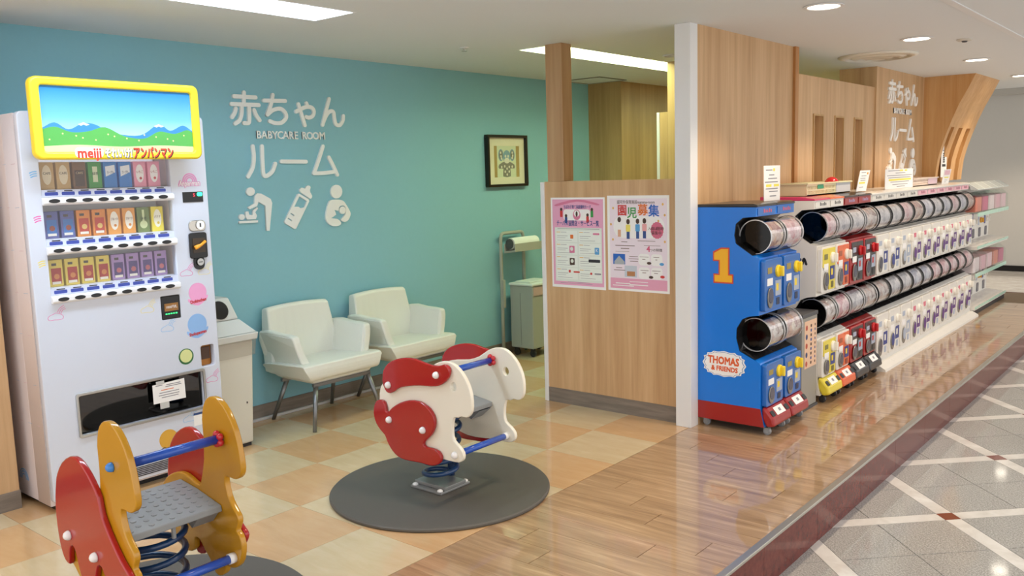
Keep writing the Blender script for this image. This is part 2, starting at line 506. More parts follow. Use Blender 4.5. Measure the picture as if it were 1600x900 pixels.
for k in range(-8, 67):
    x = .62 + k * PW
    cut = rows[(k * 2) % 5][1]
    for (a, b) in ((1.47, cut), (cut, 2.4975)):
        key = round(b - a, 3)
        if key not in pl_me:
            me = MB().box(0, PW - .0012, 0, key - .003, -.004, 0).mesh('floor_plank'); me.materials.append(PLANK_M); pl_me[key] = me
        o = bpy.data.objects.new('floor_plank', pl_me[key]); COL.objects.link(o); o.location = (x, a, 0); o.parent = floor

# platform edge: metal nosing and dark red stone riser
STONE_RED = mat('red_stone', '6e3a30', .14, spec=.2); n = N(STONE_RED)
c = n.ramp(n.noise(n.coord(), 30, 6, .7), [(.3, '521f19'), (.5, '682a22'), (.72, '7a372c'), (.86, '94594a')])
n.base(n.mix(n.ramp(n.random(), [(0, '000000'), (1, '606060')]), c, lin('6a2a22')))
riser = bpy.data.objects.new('trim_1', None); COL.objects.link(riser); riser['kind'] = 'structure'
me = MB().box(0, .598, 1.443, 1.49, -.205, -.008).mesh('stone_slab'); me.materials.append(STONE_RED)
for k in range(-3, 20):
    o = bpy.data.objects.new('stone_slab', me); COL.objects.link(o); o.location = (k * .6 - .28, 0, 0); o.parent = riser
B('metal_nosing', mat('nosing_steel', 'c2c0b8', .3, .9), riser, -2, 11.72, 1.438, 1.470, -.012, .003, bevel=.002)
B('end_riser', STONE_RED, riser, 11.70, 11.73, 1.49, 5, -.205, -.002)

# corridor floor: stone tiles between white bands laid diagonally, red squares at the crossings
STONE = mat('terrazzo', 'b4b1aa', .07, spec=.5); n = N(STONE)
v = n.coord(); f = n.noise(v, 130, 3, .7); f2 = n.noise(v, 4, 3)
c = n.ramp(f, [(.36, '7d7c79'), (.5, 'a2a19d'), (.62, 'c5c4c0')])
c = n.mix(.3, c, n.ramp(f2, [(.3, 'a6a39d'), (.7, 'c0bdb6')])); n.base(c)
BAND = mat('white_marble', 'dedad2', .1); n = N(BAND)
n.base(n.ramp(n.noise(n.coord(), 7, 5, .6, .5), [(.3, 'cfcac2'), (.7, 'e9e6e0')]))
DIAM = mat('red_square', '7a3a2c', .12)
JOINT = mat('stone_joint', '7c7a75', .5)
cor = bpy.data.objects.new('floor_corridor', None); COL.objects.link(cor); cor['kind'] = 'structure'; cor.location = (5.691, 1.033, -.2); cor.rotation_euler = (0, 0, PI / 4)
S = .783; BW = .082; T = (S - BW) / 2
def cme(x0, x1, y0, y1, z, m, nm):
    me = MB().box(x0, x1, y0, y1, -.02, z).mesh(nm); me.materials.append(m); return me
h = BW / 2
me_t = cme(0, T - .004, 0, T - .004, 0, STONE, 'stone_tile'); me_bu = cme(h + .001, S - h - .001, -h + .001, h - .001, 0, BAND, 'marble_band')
me_bv = cme(-h + .001, h - .001, h + .001, S - h - .001, 0, BAND, 'marble_band'); me_d = cme(-h, h, -h, h, 0, DIAM, 'red_square')
def cput(nm, me, u, v):
    o = bpy.data.objects.new(nm, me); COL.objects.link(o); o.parent = cor; o.location = (u, v, 0)
cells = []
for i in range(-8, 9):
    for j in range(-9, 12):
        u, v = (i + .5) * S, (j + .5) * S
        x, y = 5.691 + (u - v) * .7071, 1.033 + (u + v) * .7071
        if 2.0 < x < 11.6 and -2.6 < y < 1.95 and (x > 3.0 or y > 0): cells.append((i, j))
for i, j in cells:
    for a in (0, 1):
        for b in (0, 1): cput('stone_tile', me_t, i * S + h + a * T + .002, j * S + h + b * T + .002)
    cput('marble_band', me_bu, i * S, j * S); cput('marble_band', me_bv, i * S, j * S); cput('red_square', me_d, i * S, j * S)
base = MB().box(-2.5, 17, -4.5, 1.488, -.26, -.222).mesh('stone_bed')
o = link_mesh('floor_bed', base, JOINT); o['kind'] = 'structure'
B('floor_far', BAND, None, 11.73, 17, -4.5, 9, -.26, -.2)['kind'] = 'structure'
B('floor_near', STONE, None, -2.5, 2.6, -4.5, 1.43, -.219, -.2005)['kind'] = 'structure'

# ------------------------------------------------------------------ walls
def struct(name, m, *a, bevel=0):
    o = B(name, m, None, *a, bevel=bevel); o['kind'] = 'structure'; return o
struct('wall_back', TEAL, 1.4, 7.08, WALL_Y, WALL_Y + .1, -.004, CEIL)
bb = struct('baseboard_back', GREY_BASE, 2.0, 7.08, WALL_Y - .008, WALL_Y, 0, .1)
cond = struct('trim_2', mat('conduit', 'c9c8c6', .4), 2.0, 4.9, WALL_Y - .034, WALL_Y - .0085, 0, .018, bevel=.004)
# wood partition left of the drinks machine
struct('wall_left', WOOD, -.6, 1.622, 4.515, 4.9, .092, CEIL)
struct('baseboard_left', GREY_BASE, -.6, 1.625, 4.511, 4.9, 0, .092)
# boxed corner at the far end of the teal wall
struct('wall_far', wood('corner_laminate', '9a7a4c', 'ab8a5a', 'bd9d6c'), 7.08, 12, 4.51, 4.98, 0, CEIL)
# inner partition that steps up to the ceiling
ip = struct('wall_inner', WOOD_LIT, 6.17, 6.21, 2.53, 3.505, 0, CEIL)
ip2 = B('low_panel', WOOD_LIT, ip, 6.17, 6.21, 3.506, 3.575, 0, 2.0)
B('end_trim', WHITE_TRIM, ip, 6.165, 6.215, 3.575, 3.60, 0, 2.0)

# poster partition with its post
pt = struct('wall_partition', WOOD, 4.68, 4.75, 2.585, 3.59, .1, 1.495)
B('end_trim', WHITE_TRIM, pt, 4.672, 4.758, 3.59, 3.622, 0, 1.492, bevel=.003)
struct('baseboard_partition', GREY_BASE, 4.676, 4.754, 2.585, 3.59, 0, .1)
B('corner_post', WOOD_POST, pt, 4.68, 4.79, 3.43, 3.562, 1.4955, CEIL, bevel=.003)
struct('wall_pillar', WHITE_TRIM, 4.63, 4.72, 2.482, 2.584, 0, CEIL, bevel=.002)

# wood front wall behind the capsule machines
struct('wall_front', WOOD, 4.721, 6.13, 2.484, 2.54, 0, CEIL)
struct('trim_3', wood('edge_laminate', 'a5713c', 'b9824a', 'c99458'), 6.13, 6.19, 2.465, 2.55, 0, CEIL)
sw = bpy.data.objects.new('wall_slotted', None); COL.objects.link(sw); sw['kind'] = 'structure'; sw.location = (7, 2.5, 0)
slots = [(6.56, 6.735), (7.005, 7.18), (7.45, 7.627)]
xs = [6.19] + [v for s in slots for v in s] + [7.95]
for i in range(0, 8, 2): B('wall_panel', WOOD, sw, xs[i], xs[i + 1], 2.495, 2.62, 0, 2.205)
SLOT_IN = wood('slot_laminate', 'a9824e', 'bf9862', 'cfab76')
for a, b in slots:
    B('wall_panel', WOOD, sw, a, b, 2.495, 2.62, 1.92, 2.205)
    B('slot_back', SLOT_IN, sw, a, b, 2.56, 2.62, 0, 1.92)
    mb = MB(); e = .014
    mb.box(a - e, a, 2.487, 2.4949, .6, 1.92 + e).box(b, b + e, 2.487, 2.4949, .6, 1.92 + e).box(a, b, 2.487, 2.4949, 1.92, 1.92 + e)
    mb.build('slot_frame', SLOT_IN, sw)
struct('wall_column', WOOD, 7.951, 9.41, 2.48, 2.80, 0, CEIL)

# curved cove
prof = [(2.024, 2.38), (2.085, 2.25), (2.154, 2.116), (2.212, 1.98), (2.270, 1.817), (2.31, 1.69), (2.338, 1.572), (2.352, 1.45), (2.358, 1.36)]
cv = bpy.data.objects.new('wall_cove', None); COL.objects.link(cv); cv['kind'] = 'structure'; cv.location = (9.9, 2.4, 0)
cs = [(9.50, 9.62), (9.80, 9.96), (10.13, 10.29)]
cx = [9.411] + [v for s in cs for v in s] + [10.47]
COVE_M = wood('cove_laminate', 'bb8448', 'cd9a5e', 'd9ad78')
full = [(2.55, 2.38)] + prof + [(2.55, 1.36)]
for i in range(0, 8, 2): MB().prism(full, cx[i], cx[i + 1], 'x').build('cove_panel', COVE_M, cv)
zt = 1.89
yt = 2.212 + (1.98 - zt) / (1.98 - 1.817) * .058
top = [(2.55, 2.38)] + prof[:4] + [(yt, zt), (2.55, zt)]
low = [(y + .09, z) for y, z in prof if z < zt]
for a, b in cs:
    MB().prism(top, a, b, 'x').build('cove_panel', COVE_M, cv)
    MB().prism([(2.55, zt), (yt + .09, zt)] + low + [(2.55, 1.36)], a, b, 'x').build('slot_back', SLOT_IN, cv)
struct('wall_cove_base', COVE_M, 9.411, 10.47, 2.492, 2.55, 0, 1.3595)
# grey wall of the cross passage
GREY_WALL = plaster('grey_wall', 'c2c0bb', .02, .8, 30, .05)
struct('wall_right', GREY_WALL, 15.75, 15.85, -4, 9, -.2, 2.66)
struct('baseboard_right', BLACK, 15.73, 15.75, -4, 9, -.2, -.11)
struct('trim_4', mat('cornice', 'b5b2ab', .6), 15.68, 15.75, -4, 9, 2.56, 2.66, bevel=.01)
struct('wall_side', GREY_WALL, 10.48, 10.56, 2.56, 9, -.2, 2.66)
WHITE_BODY = [(2.7608, 0.7144), (2.7069, 0.7141), (2.66, 0.6888), (2.6237, 0.6505), (2.5978, 0.6005), (2.5897, 0.5517), (2.5927, 0.5083), (2.608, 0.4822), (2.6275, 0.4712), (2.6562, 0.4725), (2.676, 0.4629), (2.7003, 0.4619), (2.7132, 0.4386), (2.7188, 0.3863), (2.7108, 0.3508), (2.6778, 0.3273), (2.6548, 0.3021), (2.6553, 0.2727), (2.6815, 0.2522), (2.7407, 0.249), (2.8009, 0.2487), (2.9147, 0.2386), (3.0205, 0.2499), (3.1046, 0.3052), (3.1774, 0.3875), (3.2033, 0.4702), (3.192, 0.5346), (3.1591, 0.5701), (3.1067, 0.6039), (3.0292, 0.6236), (2.9435, 0.6342), (2.8695, 0.6597), (2.8116, 0.6961)]
WHITE_MANE = [(3.1518, 0.5983), (3.144, 0.6301), (3.1081, 0.6689), (3.0518, 0.6944), (2.9866, 0.7093), (2.9235, 0.7105), (2.8674, 0.7007), (2.8071, 0.6931), (2.7671, 0.6964), (2.737, 0.7057), (2.7128, 0.7006), (2.7013, 0.6805), (2.7106, 0.6505), (2.7366, 0.6219), (2.7722, 0.6026), (2.8228, 0.5922), (2.8947, 0.5863), (2.9686, 0.5749), (3.0337, 0.5585), (3.0675, 0.5387), (3.1016, 0.5217), (3.129, 0.5256), (3.1463, 0.5487), (3.1557, 0.5746)]
WHITE_HAUNCH = [(3.2186, 0.4527), (3.2, 0.4735), (3.1714, 0.4792), (3.1495, 0.4707), (3.1401, 0.4448), (3.138, 0.4272), (3.1225, 0.4257), (3.0953, 0.4516), (3.0385, 0.4846), (2.9729, 0.5056), (2.9097, 0.5095), (2.8589, 0.4946), (2.8247, 0.47), (2.8084, 0.4355), (2.8136, 0.3975), (2.836, 0.3602), (2.8738, 0.3273), (2.8883, 0.3081), (2.8755, 0.2968), (2.8345, 0.2967), (2.7943, 0.2891), (2.7754, 0.2665), (2.7819, 0.2391), (2.8134, 0.218), (2.8547, 0.21), (2.9065, 0.2113), (2.9916, 0.2065), (3.0456, 0.2078), (3.0885, 0.2232), (3.12, 0.2488), (3.1405, 0.2766), (3.1554, 0.3054), (3.1877, 0.3275), (3.2143, 0.3548), (3.2287, 0.392), (3.2288, 0.4236)]
WHITE_BOLTS = [(3.1076, 0.5632), (2.7814, 0.6525), (3.1127, 0.3907), (2.8833, 0.3769)]
WHITE_LOWBOLT = [(2.7024, 0.2844)]
WHITE_EYE = [(2.6989, 0.6047)]
YELLOW_BODY = [(2.7189, 0.8135), (2.6748, 0.8066), (2.6287, 0.7721), (2.5893, 0.7098), (2.5706, 0.6409), (2.5627, 0.5845), (2.5748, 0.5545), (2.6039, 0.5375), (2.6352, 0.537), (2.6644, 0.5362), (2.67, 0.5112), (2.6587, 0.4689), (2.6374, 0.4363), (2.6073, 0.406), (2.6041, 0.3808), (2.6203, 0.3492), (2.6044, 0.3359), (2.5915, 0.2981), (2.6052, 0.2458), (2.6342, 0.2129), (2.6714, 0.1996), (2.6996, 0.2011), (2.7078, 0.1772), (2.7384, 0.1523), (2.7745, 0.1508), (2.8064, 0.1954), (2.8405, 0.2257), (2.8695, 0.2562), (2.8978, 0.2538), (2.9011, 0.2195), (2.9315, 0.194), (2.975, 0.1907), (3.0086, 0.2104), (3.0413, 0.239), (3.0815, 0.2702), (3.1104, 0.3292), (3.1158, 0.3937), (3.0949, 0.4307), (3.0525, 0.4637), (2.9901, 0.4882), (2.9324, 0.4903), (2.8786, 0.474), (2.8404, 0.4711), (2.8225, 0.5025), (2.7991, 0.576), (2.7918, 0.6606), (2.793, 0.7206), (2.7763, 0.7756), (2.7502, 0.8031)]
YELLOW_CAPE = [(2.9559, 0.6601), (2.9031, 0.6609), (2.856, 0.6385), (2.8121, 0.6043), (2.7743, 0.5571), (2.7632, 0.5044), (2.7317, 0.4567), (2.6978, 0.4171), (2.6544, 0.3738), (2.6168, 0.3466), (2.6032, 0.3267), (2.6218, 0.2941), (2.6669, 0.2636), (2.7137, 0.2672), (2.7461, 0.2789), (2.7759, 0.2915), (2.7894, 0.3104), (2.8053, 0.3166), (2.8247, 0.3049), (2.8392, 0.2737), (2.8555, 0.2258), (2.8847, 0.1881), (2.9307, 0.1818), (2.9456, 0.2216), (2.9654, 0.2749), (2.9771, 0.3158), (2.9946, 0.3363), (3.0169, 0.3261), (3.028, 0.295), (3.0348, 0.2619), (3.0655, 0.2662), (3.0903, 0.301), (3.1042, 0.3576), (3.1078, 0.4242), (3.1011, 0.4853), (3.0827, 0.5483), (3.0661, 0.5811), (3.0214, 0.6276)]
YELLOW_CAPEBOLT = [(3.0119, 0.3731), (2.8258, 0.3444)]
YELLOW_BOLT = [(2.6988, 0.6692)]
YELLOW_LOWBAR = [(2.6425, 0.2486)]
YELLOW_TOPBAR = [(2.6598, 0.6745)]
SIGN_STROKES = {'aka': [[(3.1995, 2.0806), (3.3559, 2.0802)], [(3.2729, 2.107), (3.266, 2.0349)], [(3.1787, 2.0323), (3.3756, 2.0337)], [(3.2506, 2.0263), (3.2453, 1.9748), (3.2275, 1.9344), (3.1955, 1.913)], [(3.3041, 2.025), (3.2989, 1.9398), (3.2892, 1.9189), (3.2596, 1.9181)], [(3.2067, 2.0052), (3.1967, 1.9788), (3.1763, 1.9521)], [(3.3389, 2.0011), (3.3541, 1.9669), (3.3753, 1.9386)]], 'chi': [[(3.4167, 2.0645), (3.5804, 2.0684)], [(3.4869, 2.1029), (3.4681, 2.0411), (3.4351, 1.9754)], [(3.4351, 1.9754), (3.4825, 2.0064), (3.5404, 2.0169), (3.5762, 1.992), (3.5797, 1.9599), (3.541, 1.9278), (3.4906, 1.9241), (3.4517, 1.9349)]], 'ya': [[(3.6638, 2.0035), (3.7334, 2.0328), (3.787, 2.0361), (3.8099, 2.0124), (3.7985, 1.9814), (3.7667, 1.9669), (3.7411, 1.971)], [(3.7506, 2.0614), (3.7598, 2.0411)], [(3.6852, 2.0526), (3.7281, 1.9157)]], 'n': [[(3.9446, 2.0984), (3.9099, 2.0099), (3.8769, 1.9218)], [(3.8845, 1.9407), (3.9165, 1.9914), (3.9501, 2.0163), (3.977, 2.0097), (3.9822, 1.9685), (3.9925, 1.9297), (4.0246, 1.9229), (4.0546, 1.9541), (4.0618, 1.9874)]], 'ru': [[(3.3119, 1.7736), (3.3153, 1.7108), (3.3017, 1.6409), (3.2633, 1.5832)], [(3.3808, 1.774), (3.3775, 1.6753), (3.3786, 1.5986), (3.3985, 1.5841), (3.4459, 1.6118), (3.4739, 1.6627)]], 'bar': [[(3.5224, 1.6767), (3.7199, 1.6741)]], 'mu': [[(3.8699, 1.7771), (3.8237, 1.6784), (3.7821, 1.5979)], [(3.7789, 1.5954), (3.8732, 1.5963), (3.9703, 1.6049)], [(3.9156, 1.7018), (3.9487, 1.6459), (3.9817, 1.5818)]]}
SIGN_TEXT = [(3.3445, 1.8414), (3.8987, 1.8499), (3.6127, 1.8708), (3.6089, 1.8189)]
SIGN_CARE = [[(3.3036, 1.4874), (3.3015, 1.4791), (3.2964, 1.4717), (3.289, 1.466), (3.28, 1.4625), (3.2702, 1.4615), (3.2606, 1.4632), (3.2523, 1.4673), (3.2458, 1.4735), (3.242, 1.4811), (3.2411, 1.4894), (3.2433, 1.4976), (3.2483, 1.505), (3.2556, 1.5107), (3.2646, 1.5142), (3.2743, 1.5153), (3.2839, 1.5137), (3.2923, 1.5096), (3.2988, 1.5034), (3.3027, 1.4958)], [(3.3015, 1.4592), (3.3207, 1.4762), (3.3509, 1.4728), (3.4185, 1.437), (3.4293, 1.4102), (3.3959, 1.2306), (3.3734, 1.2321), (3.3757, 1.3934), (3.3262, 1.4217), (3.313, 1.3939), (3.2568, 1.3765), (3.2456, 1.3899), (3.2952, 1.4124)], [(3.2179, 1.3293), (3.2152, 1.3213), (3.2087, 1.3151), (3.1999, 1.312), (3.1903, 1.3126), (3.1821, 1.3167), (3.1767, 1.3235), (3.1752, 1.3316), (3.1779, 1.3395), (3.1843, 1.3457), (3.1932, 1.3488), (3.2027, 1.3483), (3.211, 1.3443), (3.2164, 1.3375)], [(3.2259, 1.3628), (3.2464, 1.3641), (3.2515, 1.3427), (3.2758, 1.3391), (3.2809, 1.3694), (3.314, 1.3879), (3.3188, 1.3782), (3.2964, 1.3569), (3.3083, 1.3326), (3.2971, 1.3119), (3.2355, 1.3119), (3.2237, 1.3336)], [(3.1746, 1.3072), (3.3131, 1.3039), (3.312, 1.2897), (3.1734, 1.291)]]
SIGN_BOTTLE = [[(3.6347, 1.4581), (3.6471, 1.4626), (3.7203, 1.4227), (3.727, 1.41), (3.6063, 1.2326), (3.594, 1.2284), (3.5202, 1.2724), (3.5167, 1.2836)], [(3.6473, 1.4453), (3.7071, 1.4108), (3.6858, 1.3695), (3.652, 1.3636), (3.6347, 1.3756), (3.6004, 1.3771)], [(3.5708, 1.3393), (3.5993, 1.3218), (3.5928, 1.3148), (3.5644, 1.3323)], [(3.5478, 1.3075), (3.579, 1.2885), (3.5726, 1.2815), (3.5414, 1.3005)], [(3.6568, 1.4931), (3.677, 1.5011), (3.6978, 1.4943), (3.7112, 1.51), (3.7299, 1.5144), (3.7444, 1.5028), (3.737, 1.4844), (3.7389, 1.4681), (3.7525, 1.4427), (3.7404, 1.4244), (3.7239, 1.4313), (3.6655, 1.4669), (3.6528, 1.4796)]]
SIGN_NURSE = [[(4.0148, 1.4641), (4.0113, 1.4495), (4.0032, 1.4365), (3.9912, 1.4263), (3.9765, 1.4201), (3.9608, 1.4184), (3.9453, 1.4213), (3.9318, 1.4286), (3.9215, 1.4394), (3.9153, 1.4528), (3.9138, 1.4674), (3.9173, 1.4818), (3.9253, 1.4947), (3.9371, 1.5048), (3.9515, 1.5111), (3.9672, 1.513), (3.9827, 1.5103), (3.9964, 1.5032), (4.0069, 1.4924), (4.0133, 1.4789)], [(3.9113, 1.4076), (3.957, 1.4109), (4.0091, 1.4036), (4.0374, 1.3804), (4.0754, 1.3227), (4.0768, 1.2938), (4.0545, 1.2624), (4.0253, 1.251), (3.9992, 1.2591), (3.9935, 1.2724), (4.0321, 1.3027), (4.0387, 1.3505), (4.0116, 1.3686), (3.9779, 1.3572), (3.9712, 1.3318), (3.9358, 1.3399), (3.9499, 1.3071), (3.9044, 1.2838), (3.956, 1.2771), (3.9918, 1.2465), (3.9691, 1.2285), (3.92, 1.2277), (3.8809, 1.2468), (3.8577, 1.2826), (3.8642, 1.3307), (3.8873, 1.3869)], [(4.0375, 1.3324), (4.0346, 1.3226), (4.0279, 1.3145), (4.0184, 1.3093), (4.0075, 1.3079), (3.9969, 1.3104), (3.9882, 1.3165), (3.9828, 1.3252), (3.9813, 1.3351), (3.9841, 1.3449), (3.9907, 1.3529), (4.0002, 1.3581), (4.011, 1.3596), (4.0217, 1.3571), (4.0304, 1.3511), (4.036, 1.3424)]]

# ------------------------------------------------------------------ lettering on the walls
SIGN_W = mat('sign_letter', 'f0f2f0', .45)
def wall_sign(nm, label, dx, dz, y, m):
    t = thing(nm, label, 'sign', (3.62 + dx, y, 1.7 + dz), 'baby room lettering')
    M = on_front(y) @ Matrix.Translation((dx, dz, 0))
    for k, st in SIGN_STROKES.items():
        strokes(st, .0255, .014, M, 'letter', m, t)
    (x0, _), (x1, _), (xc, zt), (_, zb) = SIGN_TEXT
    s_ = 'BABYCARE ROOM'; wd = {'A': .96, 'B': .86, 'C': .94, 'E': .8, 'O': 1.1, 'M': 1.22, 'R': .9, 'Y': .86, ' ': .62}
    step = (x1 - x0) / sum(wd[c_] for c_ in s_); px_ = x0
    for c_ in s_:
        if c_ != ' ': text(c_, M, px_ + step * wd[c_] / 2, (zt + zb) / 2, .070, 'letter', m, t, thick=.008, bold=.0011)
        px_ += step * wd[c_]
    c = SIGN_CARE
    shape([c[0]], .014, M, 'pictogram', m, t)
    shape([c[1]], .014, M, 'pictogram', m, t); shape([c[2]], .014, M, 'pictogram', m, t)
    shape([c[3]], .014, M, 'pictogram', m, t); shape([c[4]], .014, M, 'pictogram', m, t)
    b = SIGN_BOTTLE
    shape(b[:4], .014, M, 'pictogram', m, t); shape([smooth_loop(b[4], 2)], .014, M, 'pictogram', m, t)
    q = SIGN_NURSE
    shape([q[0]], .014, M, 'pictogram', m, t); shape([smooth_loop(q[1], 2)], .014, M, 'pictogram', m, t); shape([q[2]], .014, M, 'pictogram', m, t)
    return t
wall_sign('wall_sign', 'white raised Japanese lettering with baby pictograms on the teal wall', 0, 0, WALL_Y, SIGN_W)
wall_sign('wall_sign', 'white Japanese lettering with baby pictograms on the wood column', 5.08, .178, FRONT_Y, mat('sign_letter_bright', 'f4f2ee', .5))

# ------------------------------------------------------------------ framed picture
t = thing('picture_frame', 'black framed elephant picture with wide cream mat on the teal wall', 'picture', (5.815, 4.88, 1.45))
x0, x1, z0, z1 = 5.552, 6.078, 1.448, 1.883
mb = MB(); e = .022
mb.box(x0, x1, 4.838, 4.88, z0, z0 + e).box(x0, x1, 4.838, 4.88, z1 - e, z1).box(x0, x0 + e, 4.838, 4.88, z0 + e, z1 - e).box(x1 - e, x1, 4.838, 4.88, z0 + e, z1 - e)
mb.build('frame', mat('frame_black', '17130f', .3), t, bevel=.002)
M = on_front(4.87)
cxm, czm = (x0 + x1) / 2, (z0 + z1) / 2
a0, a1, b0, b1 = 5.655, 5.99, 1.528, 1.792
shape([rect(x0 + e, x1 - e, z0 + e, z1 - e), rect(a0, a1, b0, b1)], .006, M, 'mat_board', mat('cream_mat', 'ece8d0', .7), t)
art = shape([rect(a0, a1, b0, b1)], .001, M, 'artwork', mat('art_paper', 'd9e3c6', .7), t)
tan = mat('art_tan', 'b39a5e', .7); blue = mat('art_blue', '7fa8bd', .7); grey = mat('art_grey', '84877c', .7); cream = mat('art_cream', 'e6e4d6', .7)
for s in (rect(a0, a0 + .042, b0, b1), rect(a1 - .04, a1, b0, b1)): shape([s], .001, M, 'art_curtain', tan, t, off=.001)
ac = 5.823
shape([ellipse(ac - .075, 1.715, .033, .05)], .001, M, 'art_ear', blue, t, off=.0012); shape([ellipse(ac + .075, 1.715, .033, .05)], .001, M, 'art_ear', blue, t, off=.0012)
shape([ellipse(ac - .075, 1.715, .024, .04)], .001, M, 'art_ear', grey, t, off=.002); shape([ellipse(ac + .075, 1.715, .024, .04)], .001, M, 'art_ear', grey, t, off=.002)
shape([smooth_loop([(ac - .05, 1.535), (ac + .05, 1.535), (ac + .045, 1.60), (ac + .10, 1.60), (ac + .10, 1.635), (ac, 1.665), (ac - .10, 1.635), (ac - .10, 1.60), (ac - .045, 1.60)], 2)], .001, M, 'art_body', grey, t, off=.0012)
shape([ellipse(ac, 1.70, .048, .056)], .001, M, 'art_head', blue, t, off=.003); shape([ellipse(ac, 1.668, .036, .024)], .001, M, 'art_muzzle', cream, t, off=.004)
for q in ((-.018, 1.705), (.018, 1.705)): shape([ellipse(ac + q[0], q[1], .011, .013, 12)], .001, M, 'art_eye', cream, t, off=.004)
for q in ((-.08, 1.735), (-.075, 1.705), (-.07, 1.685), (.075, 1.735), (.08, 1.71), (.072, 1.69), (-.03, 1.62), (.0, 1.60), (.028, 1.575), (-.025, 1.575), (.0, 1.55), (.03, 1.615), (.07, 1.617), (-.07, 1.615)):
    shape([ellipse(ac + q[0], q[1], .009, .011, 10)], .001, M, 'art_spot', cream, t, off=.003)
shape([rect(x0 + e, x1 - e, z0 + e, z1 - e)], .002, on_front(4.852), 'glass_pane', CLEAR, t)

# ------------------------------------------------------------------ posters on the partition
MP = on_left(4.68)
def bars(rows, m, t, name='text_line', off=.0012):
    mb = MB()
    for (a0, a1, b, hgt) in rows:
        hgt *= .62
        mb.prism([(a0, b), (a1, b), (a1, b + hgt), (a0, b + hgt)], off, off + .0002, 'z')
    me = mb.mesh(name); me.transform(MP); return tag(link_mesh(name, me, m, t), kind='stuff')
PINK = mat('poster_pink', 'e6a6c4', .6); ROSE = mat('poster_rose', 'd87c9c', .6); PALE = mat('poster_pale', 'dfe6dc', .6); NAVY = mat('poster_navy', '34508c', .6)
ORANGE = mat('print_orange', 'e0752e', .6); GREEN = mat('print_green', '3d9a4c', .6); BLUE = mat('print_blue', '2a66c0', .6); REDP = mat('print_red', 'cf3a35', .6)
LILAC = mat('poster_lilac', 'ecdfe8', .6); SKIN = mat('print_skin', 'd9a98a', .6); BROWN = mat('print_brown', '4b352c', .6); GOLD = mat('print_gold', 'e2b25a', .6); SKYB = mat('print_sky', '5aa0d6', .6)
# poster A: a = -y
ta = thing('poster', 'pink bordered poster of shop logos, left of the two on the partition', 'poster', (4.68, 3.327, 1.09), 'posters on the wood partition')
A0, A1, Z0, Z1 = -3.541, -3.113, .795, 1.389
u = lambda p: A0 + p * (A1 - A0)
v = lambda p: Z1 - p * (Z1 - Z0)
shape([rect(A0, A1, Z0, Z1)], .001, MP, 'paper', PAPER, ta)
shape([rect(u(.03), u(.97), v(.97), v(.02))], .0002, MP, 'border', PINK, ta, off=.001)
shape([rect(u(.07), u(.94), v(.93), v(.33))], .0002, MP, 'panel', PALE, ta, off=.0013)
text('チーパス協賛店・サービス一覧', MP, u(.5), v(.285), .04, 'title', NAVY, ta, width=.335, bold=.0006, off=.0016)
text('ちばの子育て家庭優待カード', MP, u(.5), v(.105), .026, 'subtitle', NAVY, ta, width=.215, bold=.0003, off=.0016)
shape([smooth_loop([(u(.12), v(.095)), (u(.5), v(.045)), (u(.86), v(.085)), (u(.87), v(.065)), (u(.5), v(.02)), (u(.11), v(.07))], 3)], .0002, MP, 'ribbon', ROSE, ta, off=.0013)
shape([rect(u(.24), u(.74), v(.25), v(.13), .02)], .0002, MP, 'emblem', PAPER, ta, off=.0013)
shape([ellipse(u(.49), v(.19), .030, .034)], .0002, MP, 'emblem', ROSE, ta, off=.0016); shape([ellipse(u(.49), v(.175), .022, .02)], .0002, MP, 'emblem', PAPER, ta, off=.0019); shape([ellipse(u(.49), v(.18), .008, .018)], .0002, MP, 'emblem', BROWN, ta, off=.0022)
for a, b, hc, bc in ((.2, .13, BROWN, REDP), (.29, .2, BROWN, NAVY), (.77, .13, BROWN, GREEN), (.69, .19, BROWN, REDP)):
    shape([ellipse(u(a), v(b), .010, .011, 12)], .0002, MP, 'printed_figure', hc, ta, off=.0018); shape([rect(u(a) - .010, u(a) + .010, v(b) - .05, v(b) - .008, .004)], .0002, MP, 'printed_figure', bc, ta, off=.0018)
rows = []
bx = []
for r in range(4):
    for c in (0, 1):
        a = .09 + c * .43; b = .365 + r * .138
        shape([rect(u(a), u(a + .40), v(b + .125), v(b))], .0001, MP, 'coupon', mat('coupon_pale', 'e9efe6', .6), ta, off=.0016)
        bx.append((u(a + .01), u(a + .08), v(b + .02), .007))
        rows += [(u(a + .09), u(a + .2), v(b + .019), .004), (u(a + .02), u(a + .22), v(b + .06), .004), (u(a + .02), u(a + .18), v(b + .08), .003), (u(a + .02), u(a + .3), v(b + .108), .003)]
bars(bx, GOLD, ta, 'shop_tag', .0018); bars(rows, INK, ta, 'text_line', .0018)
bars([(u(.12), u(.9), v(.345), .005), (u(.3), u(.72), v(.935), .003), (u(.16), u(.76), v(.95), .003)], INK, ta, 'text_line', .0016)
for (a, b, w_, h_, m) in ((.39, .43, .024, .026, ORANGE), (.84, .395, .05, .012, ROSE), (.39, .57, .042, .046, ROSE), (.85, .58, .034, .044, SKYB), (.39, .705, .04, .046, BROWN), (.8, .69, .09, .02, INK_D), (.34, .815, .016, .018, REDP), (.47, .82, .05, .010, REDP), (.74, .83, .016, .014, REDP), (.86, .83, .05, .010, INK)):
    shape([rect(u(a) - w_ / 2, u(a) + w_ / 2, v(b) - h_ / 2, v(b) + h_ / 2, .004)], .0002, MP, 'shop_logo', m, ta, off=.0019)
for a, b in ((.385, .565), (.39, .70)): shape([ellipse(u(a), v(b), .012, .013, 14)], .0002, MP, 'shop_logo', PALE, ta, off=.0022)
text('K', MP, u(.85), v(.575), .03, 'shop_logo', PAPER, ta, off=.0022)
